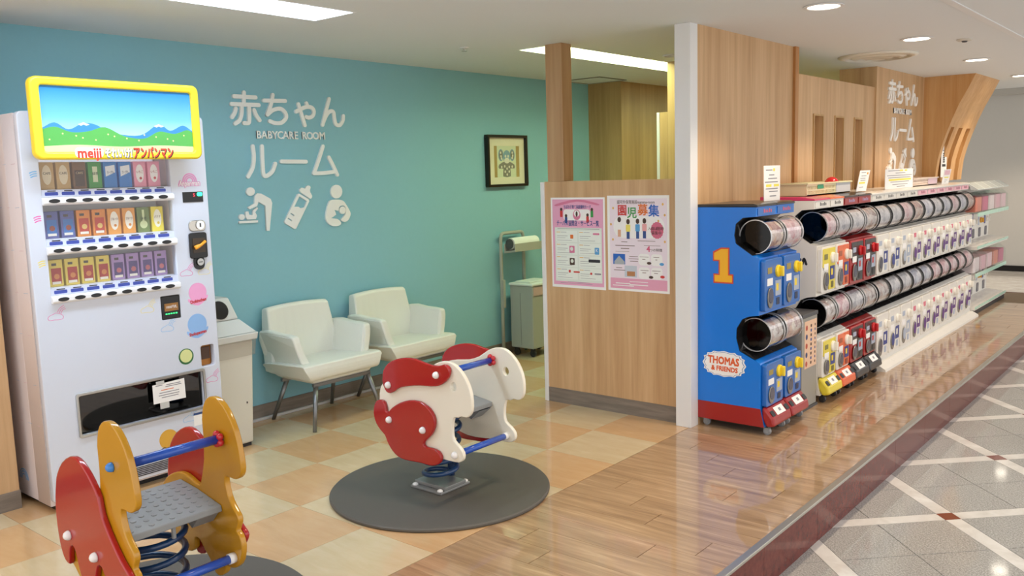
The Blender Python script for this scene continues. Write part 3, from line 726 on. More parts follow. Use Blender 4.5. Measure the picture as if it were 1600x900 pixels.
# poster B
tb = thing('poster', 'pale lilac nursery recruitment poster, right of the two on the partition', 'poster', (4.68, 2.872, 1.1), 'posters on the wood partition')
A0, A1, Z0, Z1 = -3.094, -2.650, .800, 1.399
shape([rect(A0, A1, Z0, Z1)], .001, MP, 'paper', PAPER, tb)
shape([rect(u(.04), u(.965), v(.975), v(.03))], .0002, MP, 'background', LILAC, tb, off=.001)
shape([rect(u(.04), u(.965), v(.975), v(.865))], .0002, MP, 'footer', mat('poster_footer', 'e3a2bb', .6), tb, off=.0013)
for s, a, b, sz, m in (('園', .25, .16, .072, REDP), ('児', .41, .185, .072, GREEN), ('募', .585, .155, .074, ORANGE), ('集', .76, .165, .078, BLUE)):
    text(s, MP, u(a), v(b), sz, 'title', m, tb, bold=.0016, off=.0018)
text('認可外保育施設mamma-room', MP, u(.47), v(.07), .026, 'subtitle', BROWN, tb, width=.27, off=.0016)
shape([rect(u(.1), u(.93), v(.44), v(.21), .065)], .0002, MP, 'photo_ground', PAPER, tb, off=.0013)
for a, b, top, leg in ((.2, .25, PAPER, SKIN), (.345, .27, mat('print_yellow', 'efe06a', .6), NAVY), (.5, .265, SKYB, NAVY), (.61, .26, mat('print_pinkshirt', 'eaa9a9', .6), NAVY)):
    shape([ellipse(u(a), v(b), .013, .017, 14)], .0002, MP, 'printed_figure', BROWN, tb, off=.002); shape([rect(u(a) - .016, u(a) + .016, v(b + .105), v(b + .03), .006)], .0002, MP, 'printed_figure', top, tb, off=.002)
    shape([rect(u(a) - .011, u(a) + .011, v(b + .18), v(b + .105))], .0002, MP, 'printed_figure', leg, tb, off=.002)
shape([[(u(.81) + (.043 + .003 * (k % 2)) * math.cos(k * PI / 16), v(.355) + (.05 + .003 * (k % 2)) * math.sin(k * PI / 16)) for k in range(32)]], .0002, MP, 'badge', mat('badge_rose', 'd26b86', .6), tb, off=.0018)
text('随時', MP, u(.86), v(.34), .026, 'badge_text', BROWN, tb, off=.0022); text('入園は', MP, u(.74), v(.34), .022, 'badge_text', BROWN, tb, off=.0022); text('募集中', MP, u(.8), v(.385), .024, 'badge_text', BROWN, tb, off=.0022)
text('4', MP, u(.67), v(.552), .05, 'feature_title', mat('badge_rose2', 'd4577c', .6), tb, bold=.0015, off=.0016); text('つの特徴', MP, u(.79), v(.56), .022, 'feature_title', BROWN, tb, off=.0016)
for a in (.60, .80):
    for b in (.66, .80): shape([rect(u(a - .09), u(a + .09), v(b + .06), v(b - .06), .02)], .0002, MP, 'feature_box', PAPER, tb, off=.0014)
bars([(u(.23), u(.33), v(.485), .007), (u(.13), u(.45), v(.525), .008), (u(.22), u(.36), v(.555), .008), (u(.13), u(.36), v(.585), .004), (u(.5), u(.78), v(.47), .005), (u(.36), u(.5), v(.635), .006), (u(.35), u(.51), v(.66), .006), (u(.37), u(.5), v(.685), .006), (u(.14), u(.24), v(.76), .007), (u(.1), u(.29), v(.785), .007),
      (u(.53), u(.67), v(.635), .005), (u(.57), u(.62), v(.66), .006), (u(.75), u(.84), v(.635), .005), (u(.78), u(.81), v(.66), .006), (u(.54), u(.67), v(.775), .005), (u(.57), u(.63), v(.80), .006), (u(.73), u(.86), v(.775), .005), (u(.76), u(.82), v(.80), .006), (u(.6), u(.86), v(.515), .004)], mat('print_taupe', '8a7470', .6), tb, 'text_line', .0018)
bars([(u(.13), u(.37), v(.925), .010), (u(.08), u(.43), v(.948), .008), (u(.36), u(.66), v(.90), .006), (u(.36), u(.66), v(.935), .010)], PAPER, tb, 'text_line', .0018)
shape([rect(u(.09), u(.29), v(.72), v(.61))], .0002, MP, 'printed_photo', BLUE, tb, off=.0016); shape([[(u(.11), v(.72)), (u(.28), v(.72)), (u(.28), v(.69)), (u(.19), v(.63)), (u(.11), v(.69))]], .0002, MP, 'printed_photo', mat('print_building', 'aab0b4', .6), tb, off=.0019)
shape([rect(u(.28), u(.48), v(.85), v(.73))], .0002, MP, 'printed_photo', mat('print_room', 'c5ccd6', .6), tb, off=.0016); shape([rect(u(.32), u(.45), v(.84), v(.79))], .0002, MP, 'printed_photo', mat('print_desk', 'b87f52', .6), tb, off=.0019)
for a, b, m in ((.68, .695, BROWN), (.88, .70, SKYB), (.71, .84, BROWN), (.89, .83, REDP)): shape([ellipse(u(a), v(b), .016, .009, 12)], .0002, MP, 'printed_icon', m, tb, off=.0019)
for k, (a, b) in enumerate(((.1, .13), (.9, .09), (.93, .2), (.06, .3), (.83, .26), (.09, .46), (.93, .47))): shape([ellipse(u(a), v(b), .007, .008, 8)], .0002, MP, 'printed_star', GOLD, tb, off=.0016)

# ------------------------------------------------------------------ drinks machine
VX0, VX1, VY, VB, VZ = 1.68, 2.605, 4.27, 4.84, 1.897
vt = thing('vending_machine', 'tall white drinks vending machine with yellow framed picture header', 'vending machine', (2.14, 4.55, 0))
VM_W = mat('machine_white', 'd3d8e5', .22, coat=.4)
VM_SIDE = mat('machine_side', 'e2d4d2', .45)
B('cabinet', VM_SIDE, vt, VX0, VX1, 4.452, VB, .03, 1.89, bevel=.004)
B('base', BLACK, vt, VX0 + .03, VX1 - .03, 4.34, VB - .02, 0, .03)
# door front with its openings (display window, flap, note reader, coin cup)
wx0, wx1, wz0, wz1 = 1.757, 2.397, 1.008, 1.70
fx0, fx1, fz0, fz1 = 1.832, 2.497, .352, .549
door = shape([rect(VX0, VX1, .05, VZ, .022), rect(wx0, wx1, wz0, wz1), rect(fx0, fx1, fz0, fz1, .008), rect(2.293, 2.398, .852, .974, .004), rect(2.497, 2.576, .567, .681, .012)], .04, on_front(4.31), 'door', VM_W, vt, bevel=.004)
HOLES_V = [rect(wx0 - .012, wx1 + .012, wz0 - .012, wz1 + .012), rect(fx0 - .01, fx1 + .01, fz0 - .01, fz1 + .01), rect(2.285, 2.405, .845, .98), rect(2.49, 2.583, .56, .688)]
shape([rect(VX0, VX1, .03, 1.89)] + HOLES_V, .138, on_front(4.452), 'cabinet_shell', VM_SIDE, vt)
shape([rect(VX0 + .008, VX1 - .008, .06, 1.885)] + HOLES_V, .0018, on_front(4.3135), 'door_gasket', BLACK, vt)
NICHE = mat('niche_white', 'd9dadc', .4)
B('niche_back', NICHE, vt, wx0, wx1, 4.436, 4.45, wz0, wz1)
B('flap_back', BLACK, vt, fx0 - .008, fx1 + .008, 4.436, 4.45, fz0 - .008, fz1 + .008)
B('flap_floor', DARK_GREY, vt, fx0 - .008, fx1 + .008, 4.315, 4.436, fz0 - .008, fz0)
NSH = [1.540, 1.309, 1.080]
BTN_BAR = mat('button_bar', 'f4f4f6', .2, coat=.5)
LBL_BLUE = mat('price_blue', '3d4fa8', .4); LBL_PALE = mat('price_pale', 'd6dcf0', .4)
MB().box(wx0, wx1, 4.40, 4.436, wz1 - .012, wz1 - .004).build('niche_lamp', mat('niche_lamp', 'ffffff', .4, emit=1.2, emit_col='f2f6ff'), vt)
for zs in NSH:
    B('shelf', NICHE, vt, wx0, wx1, 4.30, 4.436, zs - .028, zs, bevel=.002)
    B('price_strip', LBL_PALE, vt, wx0, wx1, 4.272, 4.2995, zs - .034, zs - .002)
    MB().prism([(4.2995, zs - .073), (4.2995, zs - .0345), (4.262, zs - .035), (4.247, zs - .043), (4.247, zs - .064), (4.262, zs - .073)], wx0 - .004, wx1 + .004, 'x').build('button_bar', BTN_BAR, vt, bevel=.004)
    for k in range(8):
        x = 1.801 + .0767 * k
        shape([rect(x - .03, x + .03, zs - .028, zs - .012, .004)], .001, on_front(4.272), 'price_label', LBL_BLUE, vt)
        shape([ellipse(x, zs - .0535, .0255, .0098, 20)], .003, on_front(4.2475), 'select_button', BLACK, vt)
    mb = MB()
    for k in range(8):
        x = 1.801 + .0767 * k
        mb.box(x - .018, x + .02, 4.2705, 4.272, zs - .0095, zs - .005)
    tag(mb.build('price_text', INK_D, vt), kind='stuff')
for k, (za, zb) in enumerate(((1.5402, wz1), (1.3092, 1.4715), (1.0802, 1.2405))):
    B('glass_pane', CLEAR, vt, wx0 + .001, wx1 - .001, 4.285, 4.287, za + .0005, zb - .0005)

# header: backlit picture in a thick yellow frame
HY = 4.15
YEL = mat('header_yellow', 'f6da2e', .35, coat=.2, emit=.04, emit_col='f6d820')
hx0, hx1, hz0, hz1 = 1.70, 2.52, 1.674, 2.044
ix0, ix1, iz0, iz1 = 1.741, 2.480, 1.709, 2.006
B('header_box', VM_W, vt, 1.73, 2.49, 4.175, 4.268, 1.71, 2.02)
frame = shape([rect(hx0, hx1, hz0, hz1, .035, 6), rect(ix0, ix1, iz0, iz1, .014, 4)], .05, on_front(4.20), 'header_frame', YEL, vt, bevel=.010)
B('header_bracket', VM_W, vt, 1.80, 2.45, 4.269, 4.40, 1.8905, 1.99, bevel=.004)
MH = on_front(4.172)
def em(name, col, e=.03): return mat(name, col, .35, emit=e)
pic = shape([rect(ix0 - .004, ix1 + .004, iz0 - .004, iz1 + .004)], .003, MH, 'header_picture', None, vt)
ms = bpy.data.materials.new('print_sky_gradient'); ms.use_nodes = True; n = N(ms)
n.b.inputs['Roughness'].default_value = .25
tc = n.new('ShaderNodeTexCoord'); sp = n.new('ShaderNodeSeparateXYZ'); n.link(tc.outputs['Object'], sp.inputs[0])
mr = n.new('ShaderNodeMapRange'); mr.inputs['From Min'].default_value = 1.79; mr.inputs['From Max'].default_value = 2.006; n.link(sp.outputs['Z'], mr.inputs['Value'])
c = n.ramp(mr.outputs[0], [(0, 'b4dcf0'), (.35, '74c0ea'), (1, '1f86d4')]); n.base(c)
n.link(c, n.b.inputs['Emission Color']); n.b.inputs['Emission Strength'].default_value = .05
pic.data.materials.append(ms)
hill = lambda pts: [(ix0, iz0 - .002)] + smooth_line(pts, 5) + [(ix1, iz0 - .002)]
shape([hill([(ix0, 1.815), (1.80, 1.842), (1.86, 1.812), (1.93, 1.842), (1.99, 1.835), (2.06, 1.80), (2.2, 1.79), (2.30, 1.845), (2.36, 1.815), (2.43, 1.842), (ix1, 1.815)])], .0005, MH, 'print_mountain', em('print_mount', '3f8fcf'), vt, off=.003)
for a in (1.93, 2.30): shape([[(a - .025, 1.836), (a, 1.846), (a + .028, 1.836), (a + .012, 1.830), (a, 1.836), (a - .012, 1.829)]], .0004, MH, 'print_snow', em('print_snowcap', 'eef6fb'), vt, off=.0035)
shape([hill([(ix0, 1.81), (1.80, 1.823), (1.87, 1.80), (1.95, 1.805), (2.03, 1.825), (2.12, 1.785), (2.22, 1.775), (2.30, 1.81), (2.38, 1.80), (2.45, 1.82), (ix1, 1.808)])], .0005, MH, 'print_meadow', em('print_meadow', '5db356'), vt, off=.0042)
shape([hill([(ix0, 1.735), (1.9, 1.742), (2.1, 1.735), (2.3, 1.742), (ix1, 1.737)])], .0005, MH, 'print_path', em('print_path', 'd9e0a8'), vt, off=.005)
for k in range(14):
    shape([ellipse(ix0 + .03 + .05 * k + .01 * (k % 3), 1.765 + .018 * (k * 7 % 4) / 2, .004, .004, 7)], .0004, MH, 'print_flower', em('print_flower', 'f2d9a0'), vt, off=.0056)
MT = on_front(4.150)
RED_E = em('header_red', 'e2402e', .25); WHT_E = em('header_white', 'fbf7f0', .3)
for s, x, z, w_, sz, m, out_, b in (('meiji', 1.937, 1.702, .110, .064, RED_E, WHT_E, .0022), ('それいけ!', 2.075, 1.701, .131, .050, WHT_E, em('header_blue', '6b6a66', .1), .0012), ('アンパンマン', 2.252, 1.702, .203, .060, RED_E, em('header_shadow', '2b2320', .0), .0014)):
    if s == 'meiji':
        shape([rect(x - .066, x + .066, z - .02, z + .028, .02)], .0015, MT, 'lettering_back', WHT_E, vt)
    else:
        text(s, MT, x + .002, z - .003, sz, 'lettering_back', out_, vt, width=w_ + .004, bold=b + .0022, thick=.0012, off=.0004)
    text(s, MT, x, z, sz, 'lettering', m, vt, width=w_, bold=b, thick=.0012, off=.0018)

# right-hand column of the door: decals and money fittings
MD = on_front(VY)
PK = mat('decal_pink', 'e58ac4', .4); BL = mat('decal_blue', '6fb4e4', .4); YL = mat('decal_yellow', 'eedb6a', .4); MG = mat('decal_magenta', 'e25aa6', .4)
def arc(cx, cz, r, a0=0, a1=PI, k=10): return [(cx + r * math.cos(a0 + (a1 - a0) * i / k), cz + r * math.sin(a0 + (a1 - a0) * i / k)) for i in range(k + 1)]
strokes([arc(2.505, 1.563, r) for r in (.018, .028, .038)], .006, .0006, MD, 'rainbow_decal', PK, vt, n=1)
text('Anpanman', MD, 2.502, 1.550, .036, 'decal_lettering_back', PK, vt, width=.126, bold=.005, thick=.0006)
text('Anpanman', MD, 2.502, 1.550, .036, 'decal_lettering', PAPER, vt, width=.118, bold=.001, thick=.0006, off=.0011)
def cloud(cx, cz, s, m):
    pts = [(-.032, -.012), (-.036, .0), (-.026, .008), (-.014, .012), (-.004, .017), (.008, .013), (.018, .008), (.026, .0), (.024, -.010), (.010, -.014), (-.012, -.012)]
    L = smooth_loop([(cx + a * s, cz + b * s) for a, b in pts], 2); L.append(L[0])
    strokes([L] + [[(cx + (.004 + .007 * k) * s, cz + (.019 - .004 * k) * s), (cx + (.014 + .006 * k) * s, cz + (.034 - .004 * k) * s), (cx + (.032 + .003 * k) * s, cz + (.045 - .008 * k) * s)] for k in range(3)], .0017 * s, .0005, MD, 'cloud_decal', m, vt, n=2)
for cx, cz, m in ((1.772, .945, MG), (2.222, .918, YL), (2.322, .805, BL), (2.452, 1.082, MG), (2.556, 1.08, YL), (2.555, .49, MG), (2.405, .303, BL)): cloud(cx, cz, 1.12, m)
for cz, m in ((1.617, BL), (1.412, MG), (1.205, YL)):
    strokes([[(1.712 + .002 * k, cz - .010 * k), (1.726 + .002 * k, cz + .006 - .010 * k), (1.742, cz + .007 - .010 * k)] for k in range(3)], .0045, .0005, MD, 'stripe_decal', m, vt, n=2)
# character stickers: only the coloured discs and their words
for x, z, r, m, s, tm in ((2.503, .972, .052, mat('sticker_pink', 'f0a6d2', .35), 'Dokinchan', REDP), (2.487, .803, .056, mat('sticker_blue', '8fb9ea', .35), 'Shokupanman', REDP), (2.409, .640, .043, mat('sticker_green', '2f6b3c', .35), 'Melonpanna', YL), (2.275, .222, .052, mat('sticker_gold', 'd9a640', .35), 'Curry', INK_D)):
    d = shape([ellipse(x, z, r, r, 28)], .0008, MD, 'sticker', m, vt)
    if s == 'Melonpanna': shape([ellipse(x, z + .003, .035, .035, 24)], .0006, MD, 'sticker', mat('sticker_cream', 'd9dd9a', .35), vt, off=.0009)
    if s in ('Dokinchan', 'Shokupanman'): shape([smooth_loop([(x - r * 1.05, z - r * .55), (x, z - r * .95), (x + r * 1.05, z - r * .35), (x + r * .98, z - r * .75), (x, z - r * 1.35), (x - r * .98, z - r * .95)], 3)], .0007, MD, 'sticker', m, vt)
    if s != 'Melonpanna': text(s, MD, x, z - r * .86, .024, 'sticker_lettering', tm, vt, width=r * 1.8, bold=.0009, off=.0013, rot=.1)
# coin display, return lever, coin slot
B('coin_display', BLACK, vt, 2.458, 2.574, VY - .003, VY, 1.452, 1.506)
text('5', on_front(VY - .003), 2.522, 1.488, .024, 'display_digit', mat('led_red', 'e03040', .4, emit=1.5), vt)
shape([rect(2.540, 2.570, 1.483, 1.502, .006)], .001, on_front(VY - .003), 'display_lamp', mat('led_green', '2fe0a0', .4, emit=2.2), vt)
shape([rect(2.478, 2.574, 1.298, 1.356, .022)], .008, MD, 'coin_inlet', mat('inlet_chrome', 'b8b4ac', .22, 1), vt, bevel=.003)
MB().lathe([(.024, 0), (.022, .004), (.012, .006), (.010, .002), (.0001, .002)], (2.540, VY - .014, 1.330), 'y', 20).build('inlet_ring', CHROME, vt)
B('coin_slot', BLACK, vt, 2.537, 2.543, VY - .0165, VY - .014, 1.32, 1.34)
cp = shape([rect(2.492, 2.552, 1.094, 1.17, .028, 6)], .010, MD, 'lever_plate', BLACK, vt)
shape([rect(2.473, 2.573, 1.155, 1.290, .012, 4)], .014, MD, 'lever_plate', BLACK, vt, bevel=.003)
shape([rect(2.487, 2.559, 1.185, 1.262)], .002, on_front(VY - .014), 'lever_window', mat('lever_brown', '3a2a18', .3), vt)
MB().tube([(2.494, VY - .024, 1.212), (2.507, VY - .026, 1.217), (2.530, VY - .026, 1.226), (2.556, VY - .024, 1.243)], [.011, .0115, .007, .008], 10).build('return_lever', mat('lever_orange', 'eaa033', .3, emit=.15), vt, smooth=True)
MB().lathe([(.019, 0), (.019, .006), (.014, .009), (.0001, .009)], (2.523, VY - .020, 1.135), 'y', 20).build('lock', STEEL, vt)
B('lock_slot', BLACK, vt, 2.512, 2.534, VY - .0215, VY - .0200, 1.133, 1.137)
# note reader and coin cup
B('note_reader', BLACK, vt, 2.294, 2.397, 4.268, 4.33, .853, .973, bevel=.004)
B('note_slot', mat('note_amber', '9a6a32', .4), vt, 2.308, 2.384, 4.2655, 4.268, .895, .935)
text('1000円札', on_front(4.2655), 2.346, .915, .018, 'note_lettering', PAPER, vt, width=.06)
mb = MB()
for k in range(5): mb.box(2.312 + .014 * k, 2.320 + .014 * k, 4.265, 4.268, .878, .884)
tag(mb.build('reader_lamp', mat('reader_green', '35d070', .4, emit=1.5), vt), kind='stuff')
B('coin_cup', mat('cup_orange', 'c98436', .4), vt, 2.495, 2.578, 4.315, 4.40, .565, .683)
B('cup_flap', mat('cup_brown', '5a4334', .2), vt, 2.507, 2.567, 4.30, 4.306, .60, .668, bevel=.003)
# dispensing flap
FLAP = clear_film('smoky_plastic', '6a6664', .8)
B('flap', FLAP, vt, fx0 + .004, fx1 - .004, 4.288, 4.292, fz0 + .004, fz1 - .004)
mb = MB(); e = .009
shape([rect(fx0 - .010, fx1 + .010, fz0 - .012, fz1 + .012, .012), rect(fx0 + .002, fx1 - .002, fz0 + .003, fz1 - .003, .008)], .010, on_front(VY), 'flap_frame', STEEL, vt, bevel=.003)
nt = shape([[(2.205, .425), (2.385, .424), (2.383, .530), (2.205, .524)]], .001, on_front(4.262), 'notice', PAPER, vt)
for z, a, b, m in ((.515, 2.222, 2.26, INK), (.512, 2.28, 2.36, INK), (.503, 2.275, 2.365, INK), (.488, 2.25, 2.32, ORANGE), (.474, 2.24, 2.35, INK), (.461, 2.235, 2.35, INK), (.449, 2.25, 2.345, INK)):
    shape([rect(a, b, z, z + .004)], .0004, on_front(4.261), 'notice_line', m, vt)
shape([rect(2.24, 2.29, .392, .425)], .0006, on_front(4.2625), 'tape', mat('tape', 'c9c9c6', .3), vt); shape([rect(2.225, 2.27, .522, .540)], .0006, on_front(4.2605), 'tape', mat('tape', 'c9c9c6', .3), vt)
shape([rect(2.425, 2.49, .255, .325)], .0006, MD, 'info_label', PAPER, vt); shape([rect(2.425, 2.49, .313, .325)], .0004, MD, 'info_label', NAVY, vt, off=.0006)
mb = MB()
for k in range(6): mb.box(2.06, 2.36, VY - .002, VY, .068 + .009 * k, .073 + .009 * k)
tag(mb.build('vent_grille', BLACK, vt), kind='stuff')
# faint rainbow prints on the cabinet side
MS = on_left(VX0)
for k, r in enumerate((.025, .038, .05)): strokes([arc(-4.60, .115, r)], .006, .0005, MS, 'rainbow_decal', BL, vt, n=1)
for yy in (4.36, 4.46, 4.56, 4.66):
    for zz in (.42, .62, .86, 1.06, 1.26, 1.46, 1.66):
        q = .012 + .006 * ((yy * 50 + zz * 30) % 2)
        strokes([[(-yy - q, zz), (-yy + q, zz + .002)]], .0022, .0004, MS, 'printed_line', mat('print_faint', 'd8bcc0', .5) if (int(yy * 10 + zz * 5) % 2) else mat('print_faint_blue', 'b4c0d0', .5), vt, n=1)

# ------------------------------------------------------------------ drink cartons
KINDS = {
 'coffee': ('c9a46c', 'e8d9bb', 'tan', 'CAFE', '3a2418'), 'brown': ('7b5534', '4a3020', 'dark brown', 'CAFE', 'd0b48c'), 'tea': ('3f9a3e', 'dfe6c0', 'green', '緑茶', '24542a'),
 'yogurt': ('2f7fd0', 'f2f5fa', 'sky blue', 'ヨーグル', '22366c'), 'berry': ('ef9ab4', 'faf4f2', 'pink', 'いちご', 'b0283c'), 'cola': ('5a5f9c', '3d74b8', 'violet blue', '', ''),
 'carrot': ('e08a36', 'c2402c', 'orange and red', '', ''), 'fruit': ('e79c40', 'faf3e2', 'orange with white oval', 'フルーツ', '7a4a20'), 'matcha': ('6d8040', 'cfd8a0', 'olive green', '抹茶', '3c4a20'),
 'banana': ('f2dc3e', 'fbf7e0', 'bright yellow', 'バナナ', '7a6420'), 'apple': ('e6cf5a', 'b0362c', 'yellow with red panel', '', ''), 'grape': ('a98abf', '54407a', 'lilac and purple', '', '')}
ROWS = [['coffee', 'coffee', 'brown', 'tea', 'yogurt', 'yogurt', 'berry', 'berry'], ['cola', 'cola', 'carrot', 'carrot', 'fruit', 'fruit', 'matcha', 'banana'], ['apple'] * 4 + ['grape'] * 4]
RN = ['top', 'middle', 'bottom']
ORD = ['first', 'second', 'third', 'fourth', 'fifth', 'sixth', 'seventh', 'eighth']
def carton(kind):
    c, p, desc, s, tc = KINDS[kind]
    bw, bd, bh = .0325, .020, .128
    t = thing('drink_carton', '', 'carton')
    B('carton_body', mat('carton_' + kind, c, .4), t, -bw, bw, -bd, bd, 0, bh, world=False, bevel=.0015)
    M = on_front(-bd)
    pm = mat('carton_panel_' + kind, p, .4)
    if kind in ('berry', 'fruit', 'banana', 'coffee'): shape([ellipse(0, .068, .021, .046, 20)], .0006, M, 'label_panel', pm, t, world=False)
    elif kind == 'yogurt': shape([[(-.024, .055), (.024, .075), (.024, .112), (-.024, .105)]], .0006, M, 'label_panel', pm, t, world=False)
    elif kind == 'tea': shape([rect(-.012, .012, .03, .105)], .0006, M, 'label_panel', pm, t, world=False)
    elif kind == 'matcha': shape([rect(-.006, .006, .06, .115)], .0006, M, 'label_panel', pm, t, world=False); shape([ellipse(0, .04, .02, .02)], .0006, M, 'label_panel', pm, t, world=False)
    else: shape([rect(-.022, .024, .012, .088)], .0006, M, 'label_panel', pm, t, world=False)
    if kind in ('apple', 'grape', 'carrot', 'cola'):
        shape([ellipse(.002, .048, .013, .013, 12)], .0005, M, 'label_fruit', mat('fruit_' + kind, {'apple': 'd98a4a', 'grape': 'c06a70', 'carrot': 'e6c070', 'cola': '9a4a30'}[kind], .4), t, off=.0007, world=False)
        shape([rect(-.02, .02, .012, .024)], .0005, M, 'label_band', mat('label_white', 'efe8d8', .4), t, off=.0007, world=False)
        shape([rect(-.018, .004, .1, .112)], .0005, M, 'label_band', mat('label_dark', '4a4038', .4), t, world=False)
    if s:
        o = text(s, M, 0, .075 if kind not in ('tea', 'matcha') else .07, .016, 'label_lettering', mat('carton_ink_' + kind, tc, .4), t, width=.034 if len(s) > 2 else None, off=.001)
        if kind in ('berry', 'banana', 'fruit'): shape([ellipse(.003, .044, .007, .007, 10)], .0005, M, 'label_fruit', mat('fruit_' + kind, {'berry': 'c8303a', 'banana': 'e6c83a', 'fruit': 'e08a30'}[kind], .4), t, off=.0007, world=False)
    return t
protos = {}
for r, row in enumerate(ROWS):
    for k, kind in enumerate(row):
        loc = (1.812 + .0758 * k, 4.35, NSH[r])
        desc = KINDS[kind][2]
        lab = '%s drink carton, %s from left on the %s shelf of the machine' % (desc, ORD[k], RN[r])
        if kind not in protos:
            protos[kind] = carton(kind); o = protos[kind]; o.location = loc; o['label'] = lab
        else: o = dup(protos[kind], loc, lab)
        o['group'] = 'drink cartons on the %s shelf' % RN[r]

# ------------------------------------------------------------------ waste bin beside the machine
t = thing('waste_bin', 'tall off-white waste bin with round black opening beside the drinks machine', 'bin', (2.77, 4.62, 0))
BIN = mat('bin_plastic', 'd9d5c8', .4); BINL = mat('bin_lid', 'd4d6d2', .4)
mb = MB(); k = len(mb.v)
def frustum(mb, lo, hi):
    (a0, a1, c0, c1, z0), (b0, b1, d0, d1, z1) = lo, hi
    k = len(mb.v)
    mb.v += [(a0, c0, z0), (a1, c0, z0), (a1, c1, z0), (a0, c1, z0), (b0, d0, z1), (b1, d0, z1), (b1, d1, z1), (b0, d1, z1)]
    mb.f += [tuple(k + i for i in q) for q in ((0, 3, 2, 1), (4, 5, 6, 7), (0, 1, 5, 4), (1, 2, 6, 5), (2, 3, 7, 6), (3, 0, 4, 7))]
    return mb
frustum(MB(), (2.655, 2.895, 4.44, 4.80, .02), (2.64, 2.925, 4.425, 4.815, .635)).build('bin_body', BIN, t, bevel=.012)
B('foot', BLACK, t, 2.665, 2.885, 4.45, 4.79, 0, .0199)
frustum(MB(), (2.625, 2.945, 4.408, 4.83, .636), (2.622, 2.952, 4.402, 4.832, .678)).build('lid_rim', BINL, t, bevel=.006)
frustum(MB(), (2.63, 2.945, 4.41, 4.825, .679), (2.655, 2.885, 4.49, 4.80, .755)).build('lid_shoulder', BINL, t, bevel=.006)
frustum(MB(), (2.655, 2.885, 4.49, 4.80, .7555), (2.68, 2.852, 4.535, 4.78, .885)).build('lid_hood', BINL, t, bevel=.012)
a = math.atan2(.045, .13)
me = MB().lathe([(.052, 0), (.055, .004), (.050, .006), (.0001, .003)], (0, 0, 0), 'z', 28).mesh('opening'); me.transform(Matrix.Translation((2.772, 4.5105, .818)) @ Matrix.Rotation(PI / 2 - a, 4, 'X'))
link_mesh('opening', me, BLACK, t)
frustum(MB(), (2.636, 2.930, 4.4205, 4.82, .545), (2.632, 2.938, 4.413, 4.822, .6355)).build('bin_liner', clear_film('liner_film', 'f0f0ee', .45, .25), t)
B('keyhole', BLACK, t, 2.86, 2.866, 4.431, 4.436, .26, .272)

